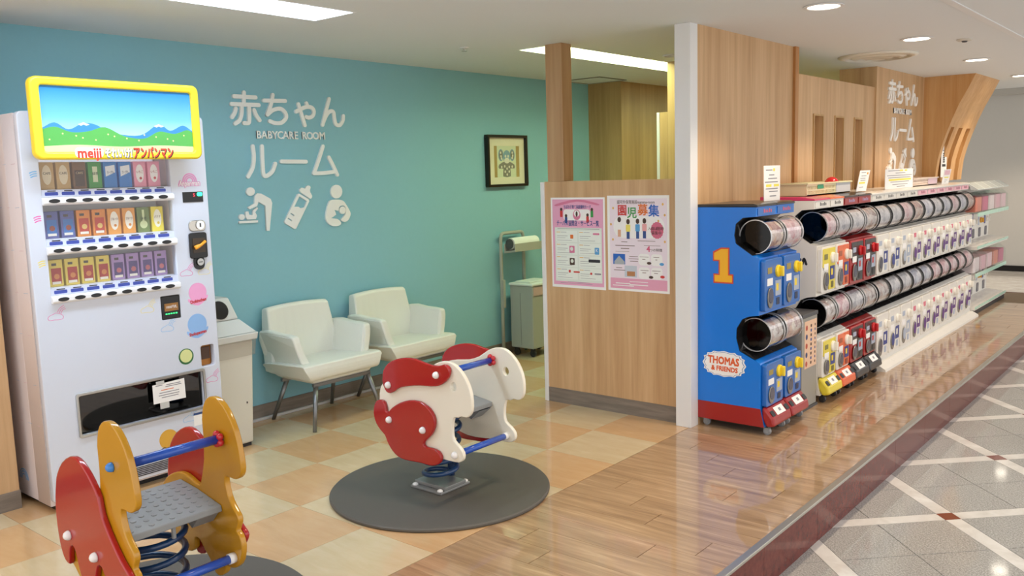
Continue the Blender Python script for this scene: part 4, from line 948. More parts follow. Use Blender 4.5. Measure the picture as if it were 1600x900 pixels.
# ------------------------------------------------------------------ two armchairs
LEATH = mat('white_leatherette', 'e4e4d9', .34, spec=.45); n = N(LEATH); n.bump(n.noise(n.coord(), 9, 3), .12, .02)
LEGM = mat('chair_steel', '85878a', .35, .8)
def armchair():
    t = thing('armchair', 'white leatherette armchair nearer the waste bin, on four grey steel legs', 'armchair', (3.525, 4.58, 0), 'white armchairs along the teal wall')
    x0, x1 = 3.215, 3.835
    # seat cushion
    prof = smooth_loop([(4.335, .345), (4.338, .40), (4.36, .420), (4.5, .415), (4.76, .395), (4.78, .36), (4.76, .325), (4.4, .315), (4.35, .32)], 3)
    mb = MB(); nn = len(prof)
    inset = lambda z: max(0, .40 - z) * .62
    for q in (0, 1): mb.v += [((x0 - .005 + inset(z)) if q == 0 else (x1 + .002 - inset(z) * .5), y, z) for y, z in prof]
    mb.f += [tuple(range(nn)), tuple(nn + i for i in reversed(range(nn)))] + [(i, nn + i, nn + (i + 1) % nn, (i + 1) % nn) for i in range(nn)]
    mb.build('seat_cushion', LEATH, t, bevel=.012, seg=3)
    # bucket under the seat
    frustum(MB(), (3.315, 3.765, 4.385, 4.72, .285), (x0 + .055, x1 - .045, 4.362, 4.785, .33)).build('seat_base', LEATH, t, bevel=.015)
    # arms: shells that narrow downward
    for s in (-1, 1):
        xo = x0 if s < 0 else x1
        o = lambda d: xo - s * d
        k = MB()
        # outline in (y, z): front edge curves down to the seat
        out = [(4.405, .345), (4.415, .44), (4.424, .53), (4.434, .578), (4.458, .597), (4.60, .602), (4.79, .604), (4.81, .45), (4.79, .31), (4.70, .29), (4.52, .30)]
        L = smooth_loop(out, 2); nn = len(L)
        def wx(z, inner):
            f = max(0, min(1, (z - .29) / .30))
            return o((.095 * (1 - f) ** 1.5 - .004 * f) + (.055 if inner else 0))
        k.v = [(wx(z, False), y, z) for y, z in L] + [(wx(z, True) if z > .40 else o(.12), y, z) for y, z in L]
        k.f = [tuple(range(nn)), tuple(nn + i for i in reversed(range(nn)))] + [(i, nn + i, nn + (i + 1) % nn, (i + 1) % nn) for i in range(nn)]
        k.build('armrest', LEATH, t, bevel=.013, seg=3)
    # backrest: leaning slab, slightly crowned, tapering
    k = MB(); nx = 9
    ring = []
    for i in range(nx):
        f = i / (nx - 1); c = 1 - (2 * f - 1) ** 2
        xb = x0 + .03 + f * (x1 - x0 - .06); xt = x0 + .055 + f * (x1 - x0 - .13)
        zt = .745 + .012 * c
        col = [(xb, 4.70 + .02 * c, .33), (xb * .5 + xt * .5, 4.735 + .02 * c, .55), (xt, 4.765 + .015 * c, zt - .015), (xt, 4.79 + .012 * c, zt), (xt, 4.835, zt - .012), (xb * .5 + xt * .5, 4.835, .55), (xb, 4.80, .33)]
        ring.append(col)
    for col in ring: k.v += col
    m_ = 7
    for i in range(nx - 1):
        for j in range(m_):
            k.f.append((i * m_ + j, i * m_ + (j + 1) % m_, (i + 1) * m_ + (j + 1) % m_, (i + 1) * m_ + j))
    k.f.append(tuple(range(m_))); k.f.append(tuple((nx - 1) * m_ + j for j in reversed(range(m_))))
    k.build('backrest', LEATH, t, bevel=.012, seg=3)
    # steel rail frame and legs
    B('seat_rail', LEGM, t, 3.305, 3.765, 4.375, 4.395, .270, .290)
    B('seat_rail', LEGM, t, 3.305, 3.765, 4.70, 4.72, .265, .285)
    for (a, b) in (((3.325, 4.385, .272), (3.262, 4.338, 0)), ((3.75, 4.385, .272), (3.822, 4.338, 0)), ((3.345, 4.71, .268), (3.297, 4.815, 0)), ((3.735, 4.71, .268), (3.78, 4.815, 0))):
        MB().tube([b, a], [.0125, .0165], 12).build('leg', LEGM, t, smooth=True)
    return t
ch = armchair()
dup(ch, (3.525 + .722, 4.58, 0), 'white leatherette armchair behind the white spring rider, under the lettering')

# ------------------------------------------------------------------ bag stand, waste cart
t = thing('bag_stand', 'grey steel stand with tray and hoop behind the lidded waste cart', 'stand', (5.83, 4.80, 0))
STG = mat('stand_grey', 'a9aaa0', .45)
z1, zb = 1.055, .04
pts = [(5.665, 4.83, .40), (5.665, 4.83, z1 - .04), (5.678, 4.83, z1 - .008), (5.70, 4.83, z1), (5.935, 4.83, z1), (5.957, 4.83, z1 - .008), (5.97, 4.83, z1 - .04), (5.97, 4.83, .0)]
MB().tube([(5.665, 4.83, 0)] + pts, .015, 10).build('hoop', STG, t, smooth=True)
B('side_plate', STG, t, 5.652, 5.678, 4.80, 4.814, .42, .66)
MB().prism([(4.69, .90), (4.815, .885), (4.815, .965), (4.807, .965), (4.80, .905), (4.70, .915), (4.70, .965), (4.69, .97)], 5.69, 6.10, 'x').build('tray', STG, t, bevel=.002)
t = thing('bag_roll', 'white roll of plastic bags lying on the grey stand tray', 'roll', (5.85, 4.755, .96))
MB().lathe([(.018, -.17), (.048, -.17), (.05, -.165), (.05, .165), (.048, .17), (.018, .17)], (5.875, 4.755, .967), 'x', 24).build('film_roll', mat('bag_film', 'eef0ec', .35), t, smooth=False)
MB().lathe([(.017, -.178), (.017, .178)], (5.875, 4.755, .967), 'x', 14).build('core', mat('card_core', 'a58a66', .7), t)
MB().lathe([(.044, -.182), (.040, -.186), (.0001, -.187)], (5.875, 4.755, .967), 'x', 20).build('end_disc', DARK_GREY, t)
t = thing('waste_cart', 'grey lidded waste cart on casters under the bag stand', 'bin', (5.92, 4.69, 0))
B('cart_body', mat('cart_grey', 'a7ada4', .45), t, 5.722, 6.10, 4.545, 4.79, .075, .612, bevel=.008)
B('cart_lid', mat('cart_lid', 'dfe7e2', .35), t, 5.712, 6.11, 4.535, 4.795, .6125, .632, bevel=.005)
B('lid_panel', mat('cart_lid', 'dfe7e2', .35), t, 5.76, 6.02, 4.60, 4.76, .6325, .645, bevel=.005)
B('bag_edge', mat('cart_bag', 'c3a7a2', .5), t, 5.735, 6.095, 4.538, 4.5445, .53, .60)
mb = MB(); B('panel_seam', DARK_GREY, t, 5.7205, 5.7215, 4.675, 4.677, .1, .55)
def caster(t, x, y, r=.028, wm=None, h=None, nm='caster'):
    h = h or .075
    w = MB().lathe([(r * .55, -.011), (r, -.009), (r, .009), (r * .55, .011)], (x, y, r), 'x', 16)
    w.box(x - .016, x - .012, y - .012, y + .016, r * .6, h).box(x + .012, x + .016, y - .012, y + .016, r * .6, h).box(x - .016, x + .016, y - .01, y + .016, h - .004, h)
    return w.build(nm, wm, t)
CW = mat('caster_grey', '77787a', .4)
for x in (5.76, 6.06):
    for y in (4.58, 4.755): caster(t, x, y, .03, mat('caster_black', '2a2a2c', .4), .0748)

# ------------------------------------------------------------------ spring riders
HD_RED = mat('rider_red', 'a80f15', .16, coat=.5); HD_WHITE = mat('rider_white', 'ece6d6', .25, coat=.3); HD_YEL = mat('rider_yellow', 'c08a16', .2, coat=.4)
BAR_BLUE = mat('bar_blue', '0f4cb4', .22, coat=.4); SPRING = mat('spring_blue', '163a66', .3, coat=.3); BOLT_W = mat('bolt_white', 'f0eeec', .25); SEAT_G = mat('seat_grey', '8c8f90', .45)
BOLT_R = mat('flower_red', 'c01e2c', .2, coat=.4); BOLT_B = mat('bolt_blue', '3f86d6', .25)
def bolt(t, x, y, z, s, m, r=.017, nm='bolt_cap'):
    prof = [(r, 0), (r, .004), (r * .92, .010), (r * .7, .016), (r * .38, .0195), (.0001, .0205)]
    prof = [(a, s * b) for a, b in prof]
    return MB().lathe(prof, (x, y, z), 'x', 16).build(nm, m, t, smooth=True)
def flower(t, x, y, z, s):
    mb = MB()
    for k in range(5): mb.ball((x + s * .010, y + .018 * math.cos(k * 2 * PI / 5), z + .018 * math.sin(k * 2 * PI / 5)), .013, 1.0, 1, 1, 10, 6)
    mb.ball((x + s * .012, y, z), .013, 1.1, 1, 1, 10, 6)
    me = bpy.data.meshes.new('grip_flange'); me.from_pydata(mb.v, [], mb.f); me.update()
    return link_mesh('grip_flange', me, BOLT_R, t, smooth=True)
def spring(t, x, y, z0, z1, r, turns, lean=0):
    pts = []
    nn = int(turns * 22)
    for k in range(nn + 1):
        f = k / nn
        zz = z0 + (z1 - z0) * (f * f * (3 - 2 * f) * .35 + f * .65)
        pts.append((x + r * math.cos(2 * PI * turns * f), y - lean * f + r * math.sin(2 * PI * turns * f), zz))
    return MB().tube(pts, .0125, 9).build('coil_spring', SPRING, t, smooth=True)
def base_plate(t, x, y, z):
    PL = mat('plate_steel', '8a8b8a', .35, .25)
    B('base_plate', PL, t, x - .105, x + .105, y - .105, y + .105, z, z + .012, bevel=.003)
    MB().box(x - .075, x + .075, y - .105, y + .105, z + .0125, z + .030).build('base_block', PL, t, bevel=.003)
    for dx in (-.09, .09):
        for dy in (-.085, .085): MB().lathe([(.015, .012), (.014, .018), (.008, .023), (.0001, .0245)], (x + dx, y + dy, z), 'z', 14).build('bolt_cap', BOLT_W, t, smooth=True)
MAT_G = mat('rubber_mat', '5b5852', .55); n = N(MAT_G); n.bump(n.noise(n.coord(), 260, 2), .15, .001)
def floor_mat(x, y, label, r=.545):
    o = MB().lathe([(.0001, .001), (r - .004, .001), (r, .006), (r, .014), (r - .006, .020), (.0001, .020)], (x, y, 0), 'z', 96).build('floor_mat', MAT_G)
    return tag(o, label, 'mat', 'round rubber mats')
floor_mat(3.0, 3.0, 'round dark grey rubber mat under the white spring rider')
floor_mat(1.44, 2.88, 'round dark grey rubber mat under the yellow spring rider, mostly out of frame')

def closed(p, k=2): return smooth_loop(p, k)
def hinge_seat(t, x0, x1, prof, m, dots=None):
    s = MB().prism(prof, x0, x1, 'x').build('seat', m, t, bevel=.004)
    return s
# --- white rider
R1 = thing('spring_rider', 'white spring rider with red mane and haunch panels on blue spring', 'spring rider', (3.0, 3.0, .02), 'playground spring riders')
eye = WHITE_EYE[0]
body = closed(WHITE_BODY); eyel = ellipse(eye[0], eye[1], .017, .020, 20)
for s in (-1, 1):
    xo = 3.0 + s * .175
    shape([body, eyel], .020, on_yz(xo if s > 0 else xo - .020), 'side_panel', HD_WHITE, R1, bevel=.004)
    xr = xo + s * .0205
    x_ = xr if s > 0 else xr - .020
    shape([closed(WHITE_MANE)], .020, on_yz(x_), 'mane_panel', HD_RED, R1, bevel=.006)
    shape([closed(WHITE_HAUNCH)], .020, on_yz(x_), 'haunch_panel', HD_RED, R1, bevel=.006)
    for y, z in WHITE_BOLTS: bolt(R1, xr + s * .0205, y, z, s, BOLT_W)
    y, z = WHITE_LOWBOLT[0]; bolt(R1, xo + s * .0205, y, z, s, BOLT_W)
ty, tz = 2.781, .6525
MB().tube([(2.826, ty, tz), (3.174, ty, tz)], .0155, 14).build('handle_bar', BAR_BLUE, R1, smooth=True)
flower(R1, 3.172, ty, tz, -1); flower(R1, 2.828, ty, tz, 1)
ly, lz = 2.7024, .2844
MB().tube([(2.826, ly, lz), (3.150, ly, lz)], .0155, 14).build('foot_bar', BAR_BLUE, R1, smooth=True)
MB().tube([(3.1505, ly, lz), (3.174, ly, lz)], .018, 14).build('bar_collar', BOLT_W, R1, smooth=True)
prof = [(2.79, .440), (2.79, .418), (2.83, .424), (2.95, .432), (3.07, .436), (3.07, .458), (2.95, .462), (2.83, .448)]
hinge_seat(R1, 2.826, 3.174, prof, SEAT_G)
MB().prism([(2.80, .41), (2.90, .418), (2.90, .385), (2.86, .36)], 3.09, 3.172, 'x').build('seat_bracket', SEAT_G, R1)
spring(R1, 3.0, 3.0, .075, .42, .082, 5.4, .05)
base_plate(R1, 3.0, 3.0, .021)
MB().tube([(3.082, 3.0, .052), (3.082, 3.0, .17)], .018, 10).build('spring_clamp', SPRING, R1, smooth=True)
# --- yellow rider
R2 = thing('spring_rider', 'yellow spring rider with red side panels and grey studded seat', 'spring rider', (1.44, 2.88, .02), 'playground spring riders')
yb = closed(YELLOW_BODY); yc = closed(YELLOW_CAPE)
for s in (-1, 1):
    xo = 1.44 + s * .175
    shape([yb], .022, on_yz(xo if s > 0 else xo - .022), 'side_panel', HD_YEL, R2, bevel=.005)
    xr = xo + s * .0225
    shape([yc], .020, on_yz(xr if s > 0 else xr - .020), 'flank_panel', HD_RED, R2, bevel=.006)
    for y, z in YELLOW_CAPEBOLT: bolt(R2, xr + s * .0205, y, z, s, BOLT_W)
    bolt(R2, xo + s * .0225, 2.6985, .669, s, BOLT_B, .016)
ty, tz = 2.675, .672
MB().tube([(1.266, ty, tz), (1.614, ty, tz)], .0165, 14).build('handle_bar', BAR_BLUE, R2, smooth=True)
flower(R2, 1.612, ty, tz, -1); flower(R2, 1.268, ty, tz, 1)
ly, lz = 2.6425, .2486
MB().tube([(1.266, ly, lz), (1.590, ly, lz)], .0165, 14).build('foot_bar', BAR_BLUE, R2, smooth=True)
MB().tube([(1.5905, ly, lz), (1.614, ly, lz)], .019, 14).build('bar_collar', BOLT_W, R2, smooth=True)
prof = [(2.70, .425), (2.698, .402), (2.75, .412), (2.85, .432), (2.96, .448), (2.965, .468), (2.85, .455), (2.75, .435)]
seat2 = hinge_seat(R2, 1.266, 1.614, prof, SEAT_G)
def seat_z(y): return .425 + (y - 2.70) / .05 * .010 if y < 2.75 else (.435 + (y - 2.75) * .2 if y < 2.85 else .455 + (y - 2.85) * .113)
mb = MB()
for i in range(9):
    for j in range(7):
        x = 1.295 + i * .0365; y = 2.725 + j * .034 + (.017 if i % 2 else 0)
        if y < 2.955: mb.lathe([(.010, seat_z(y) - .002), (.010, seat_z(y) + .0008), (.0085, seat_z(y) + .0016)], (x, y, 0), 'z', 10)
st = mb.build('seat_studs', SEAT_G, seat2, world=True)
MB().prism([(2.72, .395), (2.80, .410), (2.80, .375), (2.76, .355)], 1.53, 1.612, 'x').build('seat_bracket', SEAT_G, R2)
MB().tube([(1.44, 2.72, .40), (1.44, 2.72, .36)], .008, 8).build('seat_bolt', SEAT_G, R2)
MB().lathe([(.10, .388), (.10, .40)], (1.44, 2.86, 0), 'z', 24).build('spring_plate', SPRING, R2)
spring(R2, 1.44, 2.88, .075, .38, .105, 4.6, .02)
base_plate(R2, 1.44, 2.88, .021)

# ------------------------------------------------------------------ capsule toy machines
PX = 2.085                       # front plane (y) of the cabinets
P_BODY = [(2.487, .05), (2.487, 1.325), (2.118, 1.325), (2.118, 1.272), (2.20, 1.265), (2.243, 1.229), (2.252, 1.163), (2.242, 1.115), (2.135, 1.045), (2.098, 1.035),
          (2.098, .705), (2.16, .695), (2.20, .676), (2.234, .620), (2.237, .560), (2.216, .485), (2.09, .425), (PX, .415), (PX, .158), (2.06, .05)]
RECESS = ([(2.125, 1.270), (2.20, 1.263), (2.241, 1.228), (2.25, 1.163), (2.24, 1.117), (2.14, 1.05)], [(2.125, .702), (2.16, .692), (2.198, .674), (2.232, .620), (2.235, .560), (2.214, .487), (2.12, .445)])
DRUM = ((2.150, 1.152), (2.145, .580))
DISC_DARK = clear_film('darkened_disc', '2a2a2c', .94, .05)  # clear drum end; the darkness inside is put into its tint
RECESS_M = mat('recess_black', '1c1b1c', .25)
DRUM_SHELL = clear_film('drum_plastic', 'ffffff', .45, .07)
RING = mat('drum_rim', 'd2d3d6', .15, .5)
RING_D = mat('drum_rim_dark', '2c2c30', .25)
def paper_print(name, cols, scale=22):
    """display leaflet: blocks of printed colour"""
    m = mat(name, cols[0], .45); n = N(m)
    v = n.coord((1, 1, 1))
    vo = n.new('ShaderNodeTexVoronoi'); n.link(v, vo.inputs['Vector']); vo.inputs['Scale'].default_value = scale
    sp = n.new('ShaderNodeSeparateColor'); n.link(vo.outputs['Color'], sp.inputs[0])
    k = len(cols)
    c = n.ramp(sp.outputs[0], [(i / k, c) for i, c in enumerate(cols)])
    f = n.noise(v, 60, 3)
    n.base(n.mix(.22, c, n.ramp(f, [(.35, '303038'), (.65, 'f4f2f4')])))
    return m
PRINTS = {
 'mixed': paper_print('leaflet_mixed', ['d9d6d6', 'b88a80', 'e6e2de', '9a8a90', 'e8e4e2', '7a5a5a']),
 'warm': paper_print('leaflet_warm', ['e2d8cc', 'c88a60', 'efe8e0', 'a06a70', 'ded0c8', '8c4c50']),
 'grey': paper_print('leaflet_grey', ['d6d8de', 'a4a8b8', 'e8e8ee', '8a8c9c', 'dcdce4']),
 'pink': paper_print('leaflet_pink', ['efd8de', 'd48a9c', 'f2e6ea', 'b8607c', 'e6d0d8']),
 'blue': paper_print('leaflet_blue', ['d4dcea', '8c9cc4', 'e8ecf2', '7a7aa4', 'dadce8']),
}
def rounded_panel(x0, x1, z0, z1, y, depth, m, t, nm, r=.015, bev=.004):
    return shape([rect(x0, x1, z0, z1, r)], depth, on_front(y), nm, m, t, bevel=bev)

def capsule_column(x0, w, label, st, group):
    """one double-deck column; st = colours and prints of this machine"""
    t = thing('capsule_machine', label, 'capsule machine', (x0 + w / 2, 2.28, 0), group)
    a, b = x0 + .001, x0 + w - .001
    MB().prism(P_BODY, a, b, 'x').build('cabinet', st['body'], t)
    for k in (0, 1):
        rc = RECESS[k]
        MB().prism(rc + [(y - .003, z) for y, z in reversed(rc)], a + .002, b - .002, 'x').build('drum_recess', RECESS_M, t)
        cy, cz = DRUM[k]; r = .098
        xa, xb = a + .012, b - .006
        xn = xa + .048 if st.get('near') else xa
        # printed leaflet inside the drum, clear shell, rims, clear end discs tinted dark like the shaded inside
        arcp = [(cy + (r - .010) * math.cos(q), cz + (r - .010) * math.sin(q)) for q in (PI * (.62 + .70 * i / 14) for i in range(15))]
        MB().prism(arcp + [(cy + (r - .012) * math.cos(q), cz + (r - .012) * math.sin(q)) for q in (PI * (.62 + .70 * i / 14) for i in reversed(range(15)))], xn + .014, xb - .010, 'x').build('leaflet', PRINTS[st['prints'][k]], t)
        MB().lathe([(r, xn + .010 - a), (r, xb - .008 - a)], (a, cy, cz), 'x', 32, caps=False).build('drum_shell', DRUM_SHELL, t, smooth=False)
        rw = st.get('rimw', .008)
        for xx in (xn, xb - .010):
            MB().lathe([(r - .003, xx - a), (r + .002, xx - a), (r + .002, xx + rw - a), (r - .003, xx + rw - a), (r - .003, xx - a)], (a, cy, cz), 'x', 32, caps=False).build('drum_rim', st.get('rim', RING), t)
        MB().lathe([(r - .0035, xn + .008 - a), (.0001, xn + .008 - a)], (a, cy, cz), 'x', 28, caps=False).build('drum_end', DISC_DARK, t)
        if st.get('near'):
            for q, (dy, dz) in enumerate(((.030, -.055), (-.02, -.062), (.005, -.025))): MB().ball((xn + .04 + .03 * q, cy + dy, cz + dz), .026, 1, 1, 1, 14, 10).build('toy_capsule', (mat('capsule_rose', 'c8a0a0', .3), mat('capsule_pale', 'c4c8cc', .3), mat('capsule_tan', 'b89a80', .3))[q], t, smooth=True)
        # control panel
        z0 = .725 if k == 0 else st.get('low', .165)
        H = .30 if k == 0 else .42 - z0
        z1 = z0 + H
        yb = 2.0975 if k == 0 else PX - .0005
        px0, px1 = x0 + w * .05, x0 + w * .95
        cp = rounded_panel(px0, px1, z0, z1, yb, .030, st['panel'], t, 'control_panel', .018)
        yf = yb - .030
        if 'plate' in st:
            rounded_panel(x0 + w * .50, x0 + w * .92, z0 + .012, z1 - .012, yf, .004, st['plate'], t, 'face_plate', .008, .0015)
            rounded_panel(x0 + w * .10, x0 + w * .50, z0 + H * .55, z1 - .012, yf, .004, st['plate'], t, 'face_plate', .008, .0015)
            yf -= .004
        kx, kz = x0 + w * .70, z0 + H * .74
        # turning knob with finger grip
        MB().lathe([(.036, 0), (.036, -.010), (.030, -.016), (.0001, -.018)], (kx, yf, kz), 'y', 20).build('knob', st['knob'], t)
        rounded_panel(kx - .011, kx + .011, kz - .030, kz + .030, yf - .016, .022, st['knob'], t, 'knob_grip', .008)
        # coin plate, coin return, price card, capsule chute
        rounded_panel(x0 + w * .57, x0 + w * .86, z0 + H * .26, z0 + H * .56, yf, .003, st['plaque'], t, 'coin_plate', .004, .001)
        rounded_panel(x0 + w * .61, x0 + w * .72, z0 + H * .36, z0 + H * .50, yf - .003, .0015, st['plaque2'], t, 'coin_mark', .004, 0)
        rounded_panel(x0 + w * .64, x0 + w * .80, z0 + H * .08, z0 + H * .22, yf, .002, st['slot'], t, 'coin_return', .006, 0)
        rounded_panel(x0 + w * .16, x0 + w * .44, z0 + H * .49, z0 + H * .63, yf, .0015, PAPER, t, 'price_card', .003, 0)
        rounded_panel(x0 + w * .18, x0 + w * .40, z0 + H * .72, z0 + H * .84, yf, .0015, st['mark'], t, 'brand_mark', .004, 0)
        ch = shape([ellipse(x0 + w * .30, z0 + H * .25, w * .14, H * .20, 22)], .008, on_front(yf), 'capsule_chute', mat('chute_grey', '8a8680', .25, .4), t, bevel=.003)
        shape([ellipse(x0 + w * .30, z0 + H * .29, w * .115, H * .145, 18)], .002, on_front(yf - .008), 'chute_lid', st['chute'], t)
        # name strip under each panel
    rounded_panel(x0 + w * .06, x0 + w * .94, 1.278, 1.318, 2.1175, .004, st['strip'], t, 'name_strip', .003, .001)
    mb = MB()
    for q in range(5): mb.box(x0 + w * (.34 + .09 * q), x0 + w * (.34 + .09 * q) + .012, 2.1125, 2.1132, 1.290, 1.290 + (.016 if q % 3 else .022))
    tag(mb.build('strip_print', st['strip_ink'], t), kind='stuff')
    return t

def bumper(t, x0, w, m):
    """sloping toe with card and dark lamps, on casters"""
    MB().prism([(2.13, .152), (2.10, .158), (2.062, .140), (2.028, .085), (2.026, .050), (2.10, .045)], x0 + .006, x0 + w - .006, 'x').build('toe_cover', m, t, bevel=.012, seg=3) if False else None
    k = MB().prism([(2.0795, .168), (2.050, .160), (2.006, .108), (1.998, .060), (2.050, .048), (2.0795, .10)], x0 + .006, x0 + w - .006, 'x')
    k.build('toe_cover', m, t, bevel=.016, seg=3)
    d = Vector((0, -.035, -.05)).normalized()
    ang = math.atan2(.052, .044)
    M = Matrix.Translation((x0 + w / 2, 2.0270, .1335)) @ Matrix.Rotation(ang - PI / 2, 4, 'X') @ on_front(0)
    shape([rect(-w * .22, w * .22, -.024, .026)], .001, M, 'number_card', PAPER, t, off=.0015)
    shape([rect(-w * .04, w * .06, -.008, .012)], .0006, M, 'card_print', INK, t, off=.0027)
    for s in (-1, 1): shape([rect(s * w * .36 - w * .08, s * w * .36 + w * .08, -.022, .014, .008)], .0012, M, 'lamp_patch', BLACK, t, off=.0012)
CWHEEL = mat('caster_clear', '8b8d8f', .35)
def casters(t, x0, w, m=CWHEEL):
    for x in (x0 + .035, x0 + w - .035):
        for y in (2.055, 2.44): caster(t, x, y, .022, m, .0495)

PLB = mat('cap_blue', '0f78dc', .3, coat=.2); PLB2 = mat('cap_blue_panel', '1763b4', .28, coat=.3)
PLR = mat('cap_red', '9c1c1c', .3, coat=.3); PLY = mat('cap_yellow', 'e2cf3a', .3, coat=.2); PLO = mat('cap_orange', 'e0622a', .3, coat=.2); PLW = mat('cap_white', 'e6e2da', .32, coat=.2); PLK = mat('cap_black', '1b1a1c', .28, coat=.3)
KN_Y = mat('knob_yellow', 'f0d130', .3); KN_W = mat('knob_white', 'eeeae0', .3); KN_R = mat('knob_red', 'c02026', .3)
GREYB = mat('plaque_grey', 'aab4c6', .4); INDIGO = mat('plaque_indigo', '2c3a86', .4); PURPLE = mat('plaque_purple', '5c2a7c', .4); CHUTE_D = mat('chute_dark', '4c4c5c', .2)
MAG = mat('mark_magenta', 'c23a72', .4)
blue = dict(body=PLB, panel=PLB2, knob=KN_Y, plaque=GREYB, plaque2=KN_Y, slot=mat('slot_navy', '14284e', .4), mark=mat('mark_gold', '9a8a4a', .4), chute=CHUTE_D, strip=PLB2, strip_ink=mat('mark_red', 'd0505a', .4), prints=('warm', 'mixed'), near=True)
G = 'double-deck capsule machines'
b1 = capsule_column(4.722, .272, 'blue capsule machine with the big yellow 1 on its side', blue, G)
b2 = capsule_column(4.996, .272, 'blue capsule machine, second from the white pillar, next to the leaflet bin', dict(blue, prints=('pink', 'warm'), near=False), G)
for t, x in ((b1, 4.722), (b2, 4.996)):
    MB().prism([(2.487, .046), (2.487, .157), (2.084, .157), (2.058, .10), (2.05, .046)], x - .0005 if t is b1 else x, x + .272, 'x').build('base_skirt', PLR, t) if False else None
    MB().prism([(2.49, 1.3255), (2.49, 1.342), (2.14, 1.345), (2.112, 1.338), (2.110, 1.3255)], x, x + .272, 'x').build('top_cover', PLK, t, bevel=.004)
    bumper(t, x, .272, PLR); casters(t, x, .272)
# flat side panel of the nearest machine: red skirt, numeral, cloud-shaped logo plate
MSD = on_left(4.722)
side = [(-y, z) for y, z in P_BODY if z > .16] + [(-PX, .158), (-2.487, .158)]
shape([[(-2.487, .05), (-2.06, .05), (-PX, .157), (-2.487, .157)]], .003, on_left(4.7228), 'base_skirt', PLR, b1)
ONE = [(-2.365, .945), (-2.365, .90), (-2.262, .90), (-2.262, .945)]
def one(m, g, off, nm):
    c = -2.318
    pts = [(c - .055 - g, .888 - g), (c + .055 + g, .888 - g), (c + .055 + g, .928 + g), (c + .030 + g, .928 + g), (c + .030 + g, 1.083 + g), (c - .012 - g * .3, 1.083 + g), (c - .058 - g, 1.058 + g), (c - .058 - g, 1.018 - g), (c - .022 - g, 1.018 - g), (c - .022 - g, .928 + g), (c - .055 - g, .928 + g)]
    shape([pts], .0012, MSD, nm, m, b1, off=off)
one(mat('numeral_red', 'cf4a34', .35), .008, .0002, 'numeral_outline'); one(mat('numeral_yellow', 'f2b320', .35), 0, .0016, 'numeral')
pc = (-2.312, .398)
def cloudplate(s, m, off, nm):
    pts = []
    for k in range(16):
        a = 2 * PI * k / 16
        for j in (-1, 0, 1):
            q = a + j * .13
            rr = (1.0 if j == 0 else .93) * s
            pts.append((pc[0] + .140 * rr * math.copysign(abs(math.cos(q)) ** .75, math.cos(q)), pc[1] + .078 * rr * math.copysign(abs(math.sin(q)) ** .75, math.sin(q))))
    shape([smooth_loop(pts, 2)], .0012, MSD, nm, m, b1, off=off)
cloudplate(1.0, PAPER, .0002, 'logo_plate'); cloudplate(.93, mat('logo_line', '5f86b8', .4), .0016, 'logo_plate'); cloudplate(.90, PAPER, .003, 'logo_plate')
LGO = mat('logo_orange', 'e0602c', .4)
text('THOMAS', MSD, pc[0] - .002, pc[1] + .018, .062, 'logo_lettering', LGO, b1, width=.200, bold=.0026, off=.0046, rot=-.02)
text('& FRIENDS', MSD, pc[0] + .004, pc[1] - .030, .040, 'logo_lettering', LGO, b1, width=.170, bold=.0018, off=.0046, rot=-.02)

# slim grey bin between the blue and the yellow machines
t = thing('capsule_bin', 'slim grey bin with a picture strip between blue and yellow capsule machines', 'bin', (5.44, 2.25, 0))
BG = mat('bin_grey', '99958c', .45)
B('bin_body', BG, t, 5.318, 5.57, 2.075, 2.44, .016, .598, bevel=.003)
B('bin_foot', DARK_GREY, t, 5.312, 5.575, 2.066, 2.445, 0, .0155)
B('bin_rim', DARK_GREY, t, 5.314, 5.574, 2.07, 2.445, .5985, .625, bevel=.004)
st_ = shape([rect(5.36, 5.56, .27, .575)], .001, on_front(2.075), 'picture_strip', mat('strip_peach', 'e6bfa0', .5), t)
for k in range(5): shape([ellipse(5.39 + .0 * k, .30 + .058 * k, .016, .018, 12)], .0006, on_front(2.0735), 'printed_dot', (mat('dot_red', 'b8503c', .5), mat('dot_navy', '3a4470', .5))[k % 2], t)
for k in range(9): shape([rect(5.455, 5.475, .29 + .03 * k, .308 + .03 * k, .004), rect(5.525, 5.538, .29 + .03 * k, .306 + .03 * k, .004)], .0006, on_front(2.0735), 'strip_writing', (BROWN, NAVY)[k % 2], t)

# yellow, orange, then two red and black columns
yel = dict(body=PLW, panel=PLW, plate=PLY, knob=KN_W, plaque=INDIGO, plaque2=KN_Y, slot=mat('slot_olive', '6a6220', .4), mark=mat('mark_olive', '7a7434', .4), chute=CHUTE_D, strip=PLW, strip_ink=INK_D, prints=('pink', 'mixed'))
y1 = capsule_column(5.60, .268, 'white capsule machine with yellow control panels next to the grey bin', dict(yel, near=True), G)
o1 = capsule_column(5.869, .268, 'white capsule machine with orange control panels', dict(yel, plate=PLO, slot=mat('slot_rust', '8a3416', .4), mark=mat('mark_rust', 'a4502c', .4), prints=('grey', 'pink')), G)
red = dict(body=PLR, panel=mat('cap_red_panel', 'a81e22', .28, coat=.3), plate=PLK, knob=KN_R, plaque=GREYB, plaque2=KN_R, slot=BLACK, mark=GREYB, chute=CHUTE_D, strip=PLR, strip_ink=mat('strip_lilac', 'a0a0c8', .4), prints=('grey', 'grey'))
r1_ = capsule_column(6.14, .285, 'red and black capsule machine beside the orange one', red, G)
r2_ = capsule_column(6.426, .285, 'red and black capsule machine beside the first all-white one', dict(red, prints=('mixed', 'mixed')), G)
